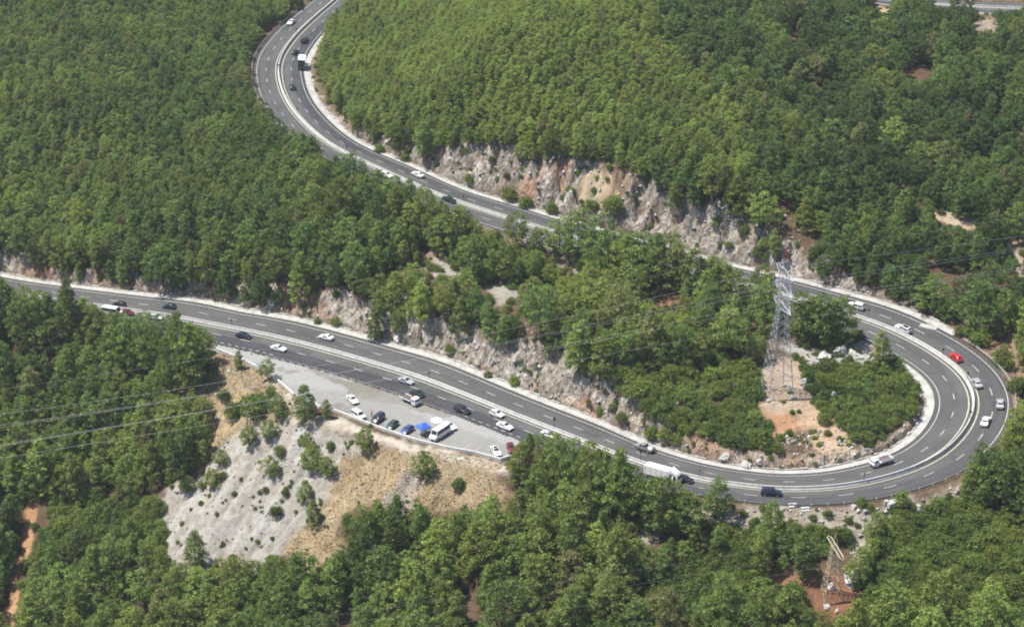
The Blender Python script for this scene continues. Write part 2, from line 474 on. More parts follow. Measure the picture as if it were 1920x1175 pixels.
colr = colr*(1-.5*verge[:, None]) + np.array((.19,.155,.115))*.5*verge[:, None]

def nodes_ground():
    m = NT('hillside_ground', .95, .1)
    P = m.pos(); base = m.attr('ground'); rk = m.attr('rock', out='Fac'); ru = m.attr('rust', out='Fac')
    n1 = m.noise(.55, 6, P, .65); n2 = m.noise(2.6, 5, P, .7); n3 = m.noise(.09, 3, P); n4 = m.noise(.16, 4, P, .6)
    c = m.mix(m.ramp(n2, [(.40, .0), (.60, 1.)]), base, (1.28, 1.26, 1.24), 'MULTIPLY')
    c = m.mix(m.ramp(n1, [(.36, .6), (.55, .0)]), c, (.62, .60, .56), 'MULTIPLY')
    c = m.mix(m.ramp(n4, [(.42, .55), (.58, .0)]), c, (.80, .72, .62), 'MULTIPLY')
    # broken limestone: fractured lumps of several sizes, grey to cream, rust stains and dark fissures
    mp = m.n('ShaderNodeMapping'); mp.inputs['Scale'].default_value = (1, 1, .38); m.l(P, mp.inputs['Vector'])
    def cells(scale, warp):
        wv = m.n('ShaderNodeTexNoise'); wv.inputs['Scale'].default_value = scale*1.3; wv.inputs['Detail'].default_value = 4; m.l(mp.outputs[0], wv.inputs['Vector'])
        wp = m.n('ShaderNodeVectorMath', operation='MULTIPLY_ADD'); wp.inputs[1].default_value = (warp,)*3; m.l(wv.outputs['Color'], wp.inputs[0]); m.l(mp.outputs[0], wp.inputs[2])
        vo = m.n('ShaderNodeTexVoronoi'); vo.inputs['Scale'].default_value = scale; vo.inputs['Randomness'].default_value = 1; m.l(wp.outputs[0], vo.inputs['Vector'])
        sp = m.n('ShaderNodeSeparateColor'); m.l(vo.outputs['Color'], sp.inputs[0]); return sp.outputs[0], vo.outputs['Distance']
    c1, d1 = cells(.55, 2.6); c2, d2 = cells(1.7, 1.1)
    mixc = m.math('ADD', m.math('MULTIPLY', c1, .45), m.math('MULTIPLY', c2, .55))
    sepo = m.math('ADD', m.math('MULTIPLY', d1, .8), m.math('MULTIPLY', d2, .45))
    rc = m.ramp(mixc, [(.15, (0.134,0.119,0.102)), (.33, (0.261,0.234,0.204)), (.55, (0.387,0.354,0.315)), (.8, (0.556,0.519,0.464))])
    rc = m.mix(m.ramp(n1, [(.42, 0.), (.62, .75)]), rc, (0.238,0.180,0.130))
    rc = m.mix(m.ramp(n2, [(.30, .7), (.42, .0)]), rc, (0.054,0.045,0.036))
    rc = m.mix(m.math('MULTIPLY', ru, .7), rc, (.34, .17, .09))
    c = m.mix(rk, c, rc)
    m.col(c)
    h = m.math('ADD', m.math('MULTIPLY', n2, .35), m.math('MULTIPLY', m.math('MULTIPLY', sepo, rk), 1.3))
    m.bump(h, 1.0, .8)
    return m.m
M_GROUND = nodes_ground()
def terrain():
    nx, ny = len(GX), len(GY)
    me = bpy.data.meshes.new('hillside')
    me.vertices.add(nx*ny); me.vertices.foreach_set('co', P3.astype(np.float32).ravel())
    ii = (np.arange(ny-1)[:, None]*nx + np.arange(nx-1)).ravel()
    q = np.c_[ii, ii+1, ii+nx+1, ii+nx].astype(np.int32)
    me.loops.add(q.size); me.loops.foreach_set('vertex_index', q.ravel())
    me.polygons.add(len(q)); me.polygons.foreach_set('loop_start', np.arange(0, q.size, 4, dtype=np.int32))
    me.update(calc_edges=True)
    a = me.attributes.new('ground', 'FLOAT_COLOR', 'POINT'); a.data.foreach_set('color', np.c_[colr, np.ones(len(colr))].astype(np.float32).ravel())
    a = me.attributes.new('rock', 'FLOAT', 'POINT'); a.data.foreach_set('value', rock.astype(np.float32))
    a = me.attributes.new('rust', 'FLOAT', 'POINT'); a.data.foreach_set('value', rust.astype(np.float32))
    me.materials.append(M_GROUND)
    o = bpy.data.objects.new('hillside', me); COL.objects.link(o)
    tag(o, 'steep wooded hillside with broken limestone cuttings above the road', 'hillside', kind='structure')
terrain()

# ------------------------------------------------------------------ road surface
def rpt(s, o, dz=0.0):
    s = np.asarray(s, float); wf = np.interp(s, _g, WF); oo = np.asarray(o, float)*wf
    x = np.interp(s, _g, RX)+oo*np.interp(s, _g, NX); y = np.interp(s, _g, RY)+oo*np.interp(s, _g, NY)
    return np.c_[x, y, road_z(s, oo)+dz]
def ribbon_into(mb, s0, s1, o0, o1, dz, step=1.5, jit=0.0, seed=1):
    S = np.arange(s0, s1+.01, step) if s1-s0 > step else np.array([s0, s1])
    ob = np.full(len(S), float(o1))
    if jit: ob = ob + jit*np.sign(o1-o0)*(fbm(S/1.7, S*0+seed, 3, 5)-.5)*2
    A = rpt(S, o0, dz); B = rpt(S, ob, dz)
    V = []
    for a, b in zip(A, B): V += [a, b]
    up = (o1 < o0)
    Fc = [((2*i, 2*i+1, 2*i+3, 2*i+2) if o1 < o0 else (2*i+1, 2*i, 2*i+2, 2*i+3)) for i in range(len(S)-1)]
    mb.add(V, [tuple(reversed(f)) for f in Fc] if False else Fc)
def m_asphalt():
    m = NT('asphalt', .85, .25)
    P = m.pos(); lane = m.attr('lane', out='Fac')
    n1 = m.noise(.12, 4, P); n2 = m.noise(1.3, 5, P, .7)
    c = m.ramp(n1, [(.3, (0.079,0.078,0.075)), (.7, (0.104,0.102,0.099))])
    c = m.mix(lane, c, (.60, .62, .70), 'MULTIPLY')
    wl = m.attr('track', out='Fac')
    c = m.mix(m.math('MULTIPLY', wl, .5), c, (.72, .72, .72), 'MULTIPLY')
    c = m.mix(m.ramp(n2, [(.4, .35), (.65, 0.)]), c, (.7, .7, .7), 'MULTIPLY')
    cv = m.n('ShaderNodeCombineXYZ'); rs_, ro_ = m.attr('along', out='Fac'), m.attr('across', out='Fac')
    m.l(m.math('MULTIPLY', rs_, .035), cv.inputs[0]); m.l(m.math('MULTIPLY', ro_, .9), cv.inputs[1])
    c = m.mix(m.ramp(m.noise(1.0, 4, cv.outputs[0], .6), [(.4, .55), (.6, .0)]), c, (.74, .74, .76), 'MULTIPLY')     # tyre and oil streaks along the lanes
    cw = m.n('ShaderNodeCombineXYZ'); m.l(m.math('MULTIPLY', rs_, .06), cw.inputs[0]); m.l(m.math('MULTIPLY', ro_, .28), cw.inputs[1])
    vp = m.n('ShaderNodeTexVoronoi'); vp.distance = 'CHEBYCHEV'; vp.inputs['Scale'].default_value = 1.0; m.l(cw.outputs[0], vp.inputs['Vector'])
    sp = m.n('ShaderNodeSeparateColor'); m.l(vp.outputs['Color'], sp.inputs[0])
    c = m.mix(m.ramp(sp.outputs[0], [(.0, .0), (.80, .0), (.84, .6)]), c, (.70, .70, .72), 'MULTIPLY')                  # resurfaced patches
    m.col(c).bump(n2, .15, .05)
    return m.m
def build_road():
    OFF = np.array([-8.9,-8.0,-7.2,-6.3,-5.4,-4.6,-4.35,-3.6,-2.6,-1.8,-1.0,0,1.0,1.8,2.6,3.6,4.35,4.6,5.4,6.3,7.2,8.0,8.9])
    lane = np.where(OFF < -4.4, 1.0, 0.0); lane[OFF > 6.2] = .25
    trk = np.interp(np.abs(np.abs(np.abs(OFF)-4.45)-1.75), [0, .5, 1.0], [0, .6, 1.0])
    S = np.arange(0, NR-1, 1.5); V = []; L = []; T = []; AL = []; AC = []
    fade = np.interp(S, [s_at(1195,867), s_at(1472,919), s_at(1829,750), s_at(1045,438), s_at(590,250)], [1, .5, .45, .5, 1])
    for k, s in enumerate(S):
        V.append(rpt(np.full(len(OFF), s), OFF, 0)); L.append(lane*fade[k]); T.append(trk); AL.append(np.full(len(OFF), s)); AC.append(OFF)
    V = np.vstack(V); n = len(OFF)
    Fc = [(i*n+k, (i+1)*n+k, (i+1)*n+k+1, i*n+k+1) for i in range(len(S)-1) for k in range(n-1)]
    o = mesh_obj('road', V, Fc, m_asphalt())
    for nm, d in (('lane', L), ('track', T), ('along', AL), ('across', AC)):
        a = o.data.attributes.new(nm, 'FLOAT', 'POINT'); a.data.foreach_set('value', np.hstack(d).astype(np.float32))
    tag(o, 'dark grey four lane asphalt road with a hairpin bend', 'road', kind='structure')
    # lanes lines
    mw = NT('road_paint', .7, .2); f = mw.noise(1.1, 4, mw.pos(), .7)
    mw.col(mw.ramp(f, [(.3, (0.239,0.235,0.218)), (.6, (0.398,0.391,0.371))]))
    my = NT('median_line_paint', .7, .2); f = my.noise(1.1, 4, my.pos(), .7)
    my.col(my.ramp(f, [(.3, (0.293,0.276,0.203)), (.6, (0.416,0.394,0.310))]))
    mb = MB()
    ribbon_into(mb, 0, NR-2, 7.75, 7.95, .02)
    ribbon_into(mb, S0+45, NR-2, -7.95, -7.75, .02)
    ph = 5
    for s in np.arange(ph, NR-5, 9.6):
        ribbon_into(mb, s, s+3.3, 4.36, 4.56, .02)
        ribbon_into(mb, s+1.5, s+4.8, -4.56, -4.36, .02)
    a = s_at(392, 607); b = s_at(1060, 815)
    rails = (s_at(545, 640), s_at(900, 752))
    for s in np.arange(0, b, 2.4):
        if not (rails[0] < s < rails[1]): ribbon_into(mb, s, s+1.2, -8.0, -7.8, .02)
    tag(mb.build('road_markings', mw.m), 'white broken lane lines and edge lines on the asphalt', 'road markings', kind='structure')
    mb = MB()
    ribbon_into(mb, 0, NR-2, 1.0, 1.28, .02); ribbon_into(mb, 0, NR-2, -1.28, -1.0, .02)
    tag(mb.build('median_markings', my.m), 'pale yellow lines along both sides of the median', 'road markings', kind='structure')
    mc = NT('apron_concrete', .9, .15); P = mc.pos(); n1 = mc.noise(.5, 5, P, .7); n2 = mc.noise(3, 4, P, .7)
    c = mc.ramp(n1, [(.3, (.25,.242,.225)), (.6, (.40,.392,.37))]); c = mc.mix(mc.ramp(n2, [(.38, .5), (.6, 0.)]), c, (.66,.63,.58), 'MULTIPLY')
    mc.col(c).bump(n2, .3, .08)
    mb = MB()
    ribbon_into(mb, 0, S_APR1, 11.1, 9.05, .05); ribbon_into(mb, S_APR2, NR-2, -9.05, -11.1, .05)
    # broken outer rim: chunks of concrete and rock along the foot of the cutting
    for (s0, s1, sg) in ((0, S_APR1, 1), (S_APR2, NR-2, -1)):
        s = s0
        while s < s1:
            L_ = .8+2.2*random.random()
            wv = .3+.75*random.random()**2; h = .12+.35*random.random()
            p = rpt([s, s+L_], [sg*11.05, sg*11.05]); q = rpt([s+.1, s+L_-.15], [sg*(11.05+wv), sg*(11.05+wv)])
            V = [tuple(p[0]), tuple(p[1]), tuple(q[1]), tuple(q[0])]
            V2 = [(x, y, z+h) for x, y, z in V]
            mb.add(V+V2, [(4,5,6,7),(0,1,5,4),(1,2,6,5),(2,3,7,6),(3,0,4,7)])
            s += L_+.05
    tag(mb.build('concrete_apron', mc.m), 'pale concrete gutter strip along the foot of the cutting', 'apron', kind='structure')
    return mc.m, mw.m
M_CONC, M_PAINT = build_road()
def build_parking():
    """paved lay-by beside the lower road"""
    m = NT('parking_surface', .9, .15); P = m.pos()
    n1 = m.noise(.10, 3, P, .5); n2 = m.noise(.9, 5, P, .7)
    c = m.mix(m.ramp(n1, [(.4, .0), (.6, .35)]), m.attr('slab'), (0.251,0.247,0.239))
    c = m.mix(m.ramp(n2, [(.35, .45), (.6, 0.)]), c, (.75,.74,.72), 'MULTIPLY'); m.col(c).bump(n2, .2, .05)
    xs = np.array([p[0] for p in PARK]); ys = np.array([p[1] for p in PARK])
    gx = np.arange(xs.min()-6, xs.max()+6, .75); gy = np.arange(ys.min()-6, ys.max()+6, .75)
    X, Y = np.meshgrid(gx, gy); f = X.ravel(), Y.ravel()
    s, o, d = nearest(*f); Zp = road_z(s, o)-.05
    wf = np.interp(s, _g, WF)
    ins = ((poly_dist(f[0], f[1], PARK) < .4) | ((o > -13*wf) & (s > s_at(400, 610)) & (s < s_at(1010, 800)) & (o < 0))) & (o < -8.6*wf)
    idm = -np.ones(len(f[0]), int); idm[ins] = np.arange(ins.sum())
    V = np.c_[f[0], f[1], Zp][ins]; n = len(gx); Fc = []
    for j in range(len(gy)-1):
        for i in range(n-1):
            q = (idm[j*n+i], idm[j*n+i+1], idm[(j+1)*n+i+1], idm[(j+1)*n+i])
            if min(q) >= 0: Fc.append(q)
    o_ = mesh_obj('parking_lot', V, Fc, m.m)
    uu, vv, _ = project(V); uu = uu+(fbm(V[:, 0]/3, V[:, 1]/3, 3, 5)-.5)*26; vv = vv+(fbm(V[:, 0]/3, V[:, 1]/3, 3, 6)-.5)*14
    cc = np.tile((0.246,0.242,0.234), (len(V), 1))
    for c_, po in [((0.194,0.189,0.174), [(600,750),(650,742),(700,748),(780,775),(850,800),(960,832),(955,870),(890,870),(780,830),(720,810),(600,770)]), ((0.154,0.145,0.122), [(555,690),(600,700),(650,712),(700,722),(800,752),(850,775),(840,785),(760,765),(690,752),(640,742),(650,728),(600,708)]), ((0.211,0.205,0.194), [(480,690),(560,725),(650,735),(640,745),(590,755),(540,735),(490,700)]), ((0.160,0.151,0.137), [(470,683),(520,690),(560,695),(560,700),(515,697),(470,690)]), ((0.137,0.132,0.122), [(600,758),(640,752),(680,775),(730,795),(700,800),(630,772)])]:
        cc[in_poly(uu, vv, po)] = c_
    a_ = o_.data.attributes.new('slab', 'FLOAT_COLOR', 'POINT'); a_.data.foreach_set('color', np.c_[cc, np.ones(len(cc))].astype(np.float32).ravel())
    tag(o_, 'pale worn concrete lay-by used for parking beside the lower road', 'parking lot', kind='structure')
build_parking()

# ------------------------------------------------------------------ plants
def m_leaf(name, dark, light, yellow):
    m = NT(name, .65, .25)
    tint = m.attr('tint', 'INSTANCER', 'Fac'); cl = m.attr('clump', out='Fac')
    rnd = m.n('ShaderNodeObjectInfo').outputs['Random']
    c = m.ramp(cl, [(.0, dark), (1., light)])
    tc = m.n('ShaderNodeClamp'); m.l(tint, tc.inputs[0]); c = m.mix(m.math('MULTIPLY', tc.outputs[0], .85), c, yellow)
    td = m.n('ShaderNodeClamp'); m.l(m.math('MULTIPLY', tint, -1.0), td.inputs[0]); c = m.mix(m.math('MULTIPLY', td.outputs[0], .9), c, (.42, .50, .46), 'MULTIPLY')
    tb = m.n('ShaderNodeClamp'); m.l(m.math('SUBTRACT', tint, 1.0), tb.inputs[0]); c = m.mix(m.math('MULTIPLY', tb.outputs[0], .8), c, (.17, .135, .085))
    hs = m.n('ShaderNodeHueSaturation'); m.l(c, hs.inputs['Color'])
    m.l(m.math('ADD', m.math('MULTIPLY', rnd, .03), .485), hs.inputs['Hue'])
    m.l(m.math('ADD', m.math('MULTIPLY', rnd, .35), .82), hs.inputs['Value'])
    m.col(hs.outputs[0])
    tr = m.n('ShaderNodeBsdfTranslucent'); m.l(hs.outputs[0], tr.inputs[0])
    mx = m.n('ShaderNodeMixShader'); mx.inputs[0].default_value = .42
    m.l(m.b.outputs[0], mx.inputs[1]); m.l(tr.outputs[0], mx.inputs[2])
    m.l(mx.outputs[0], m.t.nodes['Material Output'].inputs[0])
    return m.m
M_PINE = m_leaf('pine_needles', (.076,.118,.032), (.212,.295,.070), (.300,.355,.074))
M_MAQ = m_leaf('shrub_leaves', (.058,.098,.024), (.160,.225,.050), (.245,.290,.056))
M_DRY = m_leaf('dry_needles', (.12,.07,.045), (.22,.13,.085), (.2,.12,.08))
M_BARK = plain('bark', (.11, .075, .055), .9, var=.3, scale=4)

def leaf_cloud(name, clumps, per, size, mat, seed, up=.5):
    """crown of many small leaf quads gathered in clumps; clumps = [(centre, radius, shade)]"""
    rng = np.random.default_rng(seed)
    Cc = []; S = []
    for (c, r, sh) in clumps:
        n = max(8, int(per*(r**1.6)))
        d = rng.normal(size=(n, 3)); d /= np.linalg.norm(d, axis=1)[:, None]
        d[:, 2] = np.where(d[:, 2] < -.35, -d[:, 2]*.6, d[:, 2])
        rr = r*(.72+.42*rng.random(n))
        ctr = np.array(c) + d*rr[:, None]*np.array([1, 1, .8])
        nrm = d + np.array([0, 0, up]) + rng.normal(size=(n, 3))*.42
        nrm /= np.linalg.norm(nrm, axis=1)[:, None]
        spiky = rng.random(n) < .66          # needle sprays point outwards and up, the rest lies along the clump
        ax = d + np.array([0, 0, .55]) + rng.normal(size=(n, 3))*.38
        a = np.where(spiky[:, None], ax, np.cross(nrm, rng.normal(size=(n, 3))))
        a /= np.linalg.norm(a, axis=1)[:, None]
        b = np.cross(np.where(spiky[:, None], rng.normal(size=(n, 3))*.5+nrm, nrm), a); b /= np.linalg.norm(b, axis=1)[:, None]
        sa = size*(.6+.8*rng.random(n))[:, None]; sb = sa*np.where(spiky, .22+.13*rng.random(n), .42+.3*rng.random(n))[:, None]
        bend = nrm*sa*.2
        ctr = ctr + np.where(spiky[:, None], a*sa*.5, 0)
        q = np.stack([ctr-a*sa, ctr-b*sb+bend, ctr+a*sa, ctr+b*sb+bend], 1)
        Cc.append(q.reshape(-1, 3)); S.append(np.clip(sh+rng.normal(size=n)*.12, 0, 1))
    V = np.vstack(Cc); S = np.hstack(S)
    me = quads_mesh(name, V, len(V)//4)
    at_ = me.attributes.new('clump', 'FLOAT', 'FACE'); at_.data.foreach_set('value', S.astype(np.float32))
    me.materials.append(mat)
    return me
PINE_KINDS = [  # word, height profile (t, radius), base of the crown
 ('broad', [(.16,1.9),(.35,3.3),(.6,3.1),(.85,1.9),(1.,.5)], .15, 62),
 ('conical', [(.1,2.5),(.3,2.7),(.6,2.0),(.85,1.1),(1.,.3)], .08, 58),
 ('rounded', [(.2,1.7),(.45,3.0),(.7,2.9),(.9,1.9),(1.,.9)], .2, 60),
 ('ragged', [(.2,2.3),(.35,1.9),(.55,2.9),(.75,1.7),(.9,1.7),(1.,.5)], .18, 46),
 ('slender', [(.12,1.6),(.35,2.1),(.6,1.9),(.85,1.2),(1.,.3)], .1, 44),
 ('flat-topped', [(.35,1.5),(.55,3.2),(.75,3.4),(.92,2.4),(1.,1.2)], .33, 52),
 ('two-pronged', [(.18,2.1),(.4,2.9),(.6,2.7),(.8,2.0),(1.,.6)], .16, 54)]
PINES = []
for k, (wd, prof, cb, nc) in enumerate(PINE_KINDS):
    rng = np.random.default_rng(100+k); cl = []; limbs = []
    T = [p[0] for p in prof]; Rr = [p[1] for p in prof]
    lob = rng.random(3)*6.28
    nc = int(nc*1.75)
    for i in range(nc):
        t = cb + (1-cb)*(i+.5)/nc
        t = min(1, t + rng.normal()*.02)
        az = i*2.399+rng.normal()*.35
        R = np.interp(t, T, Rr)*(1+.22*math.sin(2*az+lob[0])+.16*math.sin(3*az+lob[1]))
        f = .38+.70*rng.random()**.6
        rad = (.36+.36*rng.random())*(1.08 if t < .8 else .8)
        x, y = R*f*math.cos(az), R*f*math.sin(az)
        if wd == 'two-pronged' and t > .55: x += (1.0 if i % 2 else -1.0)*1.15*(t-.4)*2
        z = 10*t - .25*f*R + rng.normal()*.3
        cl.append(((x, y, min(z, 9.9)), rad, .5+rng.normal()*.2))
        if i % 5 == 0 and t < .85: limbs.append((x, y, z))
    crown = leaf_cloud('crown_%s' % wd, cl, 100, .23, M_PINE, 200+k)
    mb = MB(); lean = (rng.normal()*.25, rng.normal()*.25)
    prev = (0, 0, -.8); pr = .2
    for t in (.2, .45, .7, .95):
        q = (lean[0]*t, lean[1]*t, 10*t); mb.bar(prev, q, pr, 6, pr*.72); prev = q; pr *= .72
    for (x, y, z) in limbs:
        h = max(1.5, z-1.2-.2*math.hypot(x, y)); mb.bar((lean[0]*h/10, lean[1]*h/10, h), (x*.9, y*.9, z-.15), .07, 4, .03)
    tm = bpy.data.meshes.new('trunk_%s' % wd); tm.from_pydata(mb.v, [], mb.f); tm.materials.append(M_BARK)
    PINES.append((wd, crown, tm, max(Rr)))
SHRUBS = []
for k in range(5):
    rng = np.random.default_rng(300+k); cl = []
    for i in range(20):
        az = i*2.399; f = math.sqrt((i+.5)/20)*1.15; h = (1.5+.5*rng.random())*math.sqrt(max(0.05, 1-(f/1.45)**2))
        hz = h*(.62+.3*rng.random())
        if k == 2: hz *= 1.0 if abs(math.cos(az)) > .5 else .6
        if k == 4: hz *= 1+.35*math.cos(az)
        cl.append(((f*math.cos(az), f*math.sin(az), hz), .38+.22*rng.random(), .5+rng.normal()*.22))
        if f > .6: cl.append(((f*1.05*math.cos(az+.3), f*1.05*math.sin(az+.3), .35), .42, .35+rng.normal()*.15))
    SHRUBS.append(leaf_cloud('shrub_crown', cl, 150, .15, M_MAQ, 320+k))

# where the photograph shows open ground (no tree crown may stand in front of it)
OPEN = [
 [(572,0),(545,20),(515,50),(497,75),(485,105),(485,140),(492,165),(515,205),(540,230),(575,240),(600,262),(610,298),(650,305),(700,316),(735,330),(770,336),(800,345),(822,368),(870,385),(885,402),(935,425),(960,445),(990,425),(1050,425),(1100,405),(1145,425),(1180,430),(1215,420),(1260,445),(1300,475),(1345,500),(1400,497),(1420,480),(1420,450),(1405,415),(1370,400),(1300,385),(1240,375),(1215,340),(1165,310),(1140,292),(1080,300),(1020,295),(960,285),(900,272),(860,272),(800,275),(740,275),(700,258),(655,225),(625,195),(605,165),(595,130),(598,95),(605,60),(620,20),(632,0)],
 [(1470,522),(1560,545),(1600,560),(1700,598),(1750,605),(1800,635),(1860,680),(1893,725),(1900,770),(1895,800),(1860,800),(1835,812),(1822,840),(1805,870),(1795,905),(1740,930),(1660,948),(1560,960),(1400,952),(1290,932),(1215,905),(1195,882),(1130,850),(1080,842),(1200,835),(1330,868),(1450,885),(1520,882),(1600,868),(1660,850),(1720,810),(1738,770),(1725,720),(1690,670),(1650,625),(1602,602),(1598,585),(1540,560)],
 [(0,515),(60,525),(110,540),(180,545),(240,530),(400,530),(420,560),(500,575),(545,575),(560,545),(640,540),(680,560),(700,590),(740,595),(800,600),(870,605),(940,635),(1000,640),(1060,665),(1110,690),(1140,720),(1160,735),(1215,770),(1250,800),(1300,820),(1330,850),(1400,865),(1400,952),(1290,932),(1215,905),(1195,882),(1130,850),(1080,842),(1060,825),(1010,815),(962,825),(955,880),(945,905),(960,930),(900,950),(830,965),(800,945),(720,935),(660,955),(635,1000),(625,1050),(600,1045),(560,1045),(500,1045),(440,1045),(400,1060),(345,1070),(310,1030),(298,980),(300,940),(330,900),(370,890),(395,850),(400,760),(385,730),(320,745),(300,720),(360,715),(390,665),(400,620),(345,600),(310,595),(290,585),(270,595),(240,600),(195,595),(200,580),(180,570),(140,555),(90,550),(60,545),(0,535)],
 [(1120,690),(1200,690),(1290,690),(1340,670),(1400,685),(1425,665),(1440,640),(1480,635),(1560,635),(1620,615),(1650,625),(1690,670),(1738,740),(1735,790),(1700,830),(1640,860),(1560,878),(1480,880),(1380,865),(1300,830),(1230,790),(1160,740)],
 [(1285,935),(1400,950),(1560,955),(1660,948),(1740,930),(1800,912),(1810,935),(1760,950),(1700,965),(1650,1005),(1620,1015),(1590,1000),(1500,985),(1470,990),(1400,975),(1380,1000),(1300,985),(1290,960)],
 [(795,472),(845,472),(855,500),(815,512)], [(915,535),(955,535),(960,558),(930,562)], [(1765,398),(1828,412),(1828,428),(1770,424)],
 [(0,462),(35,480),(75,508),(105,530),(60,530),(0,512)],
 [(52,942),(72,942),(60,1010),(40,1080),(25,1175),(8,1175),(25,1080),(45,1010)],
 [(1445,1068),(1540,1070),(1600,1090),(1610,1130),(1550,1160),(1520,1120),(1450,1085)], [(1440,470),(1490,470),(1500,760),(1430,760)],
 [(1690,0),(1920,0),(1920,20),(1830,13),(1720,9)], [(1632,10),(1664,6),(1660,26)], [(1825,42),(1858,30),(1866,52),(1832,58)],
 [(1790,605),(1860,600),(1910,640),(1920,760),(1905,760),(1890,700),(1850,655)], [(1535,985),(1580,985),(1590,1100),(1535,1100)]]
MAQUIS = [[(1110,690),(1200,690),(1290,690),(1340,670),(1400,680),(1425,700),(1425,750),(1410,790),(1450,830),(1500,870),(1480,882),(1380,866),(1300,832),(1230,790),(1160,740)],
 [(1510,690),(1560,695),(1630,690),(1660,680),(1695,690),(1738,745),(1733,790),(1700,825),(1650,845),(1610,850),(1570,790),(1520,755)],
 [(100,930),(300,940),(310,1030),(240,1040),(130,1040),(90,1020)], [(1650,1010),(1740,960),(1830,950),(1920,1000),(1920,1180),(1600,1180),(1620,1090)],
 [(1310,1040),(1415,1040),(1435,1095),(1500,1120),(1520,1180),(1150,1180),(1180,1120)], [(1310,1000),(1380,1005),(1480,995),(1590,1010),(1540,1048),(1430,1042),(1330,1035)]]
OW, OH = 700, 440
_ou, _ov = np.meshgrid((np.arange(OW)-30)*3.0+1.5, (np.arange(OH)-24)*3.0+1.5)
OMASK = np.zeros((OH, OW), bool); QMASK = np.zeros((OH, OW), bool)
SMALL = [[(785,465),(850,465),(862,505),(810,518)], [(905,522),(962,528),(968,566),(925,570)], [(880,410),(940,425),(1000,445),(1050,455),(1040,470),(990,462),(930,440)], [(1045,475),(1095,490),(1090,515),(1050,505)], [(1205,535),(1260,550),(1270,578),(1215,568)],
 [(1758,394),(1834,412),(1834,430),(1765,420)], [(1882,450),(1922,466),(1922,500),(1898,485)], [(47,936),(78,936),(66,1010),(46,1080),(33,1175),(2,1175),(20,1080),(40,1010)], [(1690,0),(1920,0),(1920,20),(1830,13),(1720,9)], [(1195,985),(1245,1000),(1232,1025),(1195,1015)], [(1690,135),(1745,130),(1745,142),(1700,145)], [(1630,8),(1668,4),(1662,30)], [(1820,42),(1862,28),(1870,55),(1830,60)]]
SMASK = np.zeros((OH, OW), bool)
for p in SMALL: SMASK |= in_poly(_ou, _ov, p)
for p in OPEN: OMASK |= in_poly(_ou, _ov, p)
for p in MAQUIS: QMASK |= in_poly(_ou, _ov, p)
def lookup(mask, u, v):
    i = np.clip((np.asarray(u)/3+30).astype(int), 0, OW-1); j = np.clip((np.asarray(v)/3+24).astype(int), 0, OH-1)
    return mask[j, i]
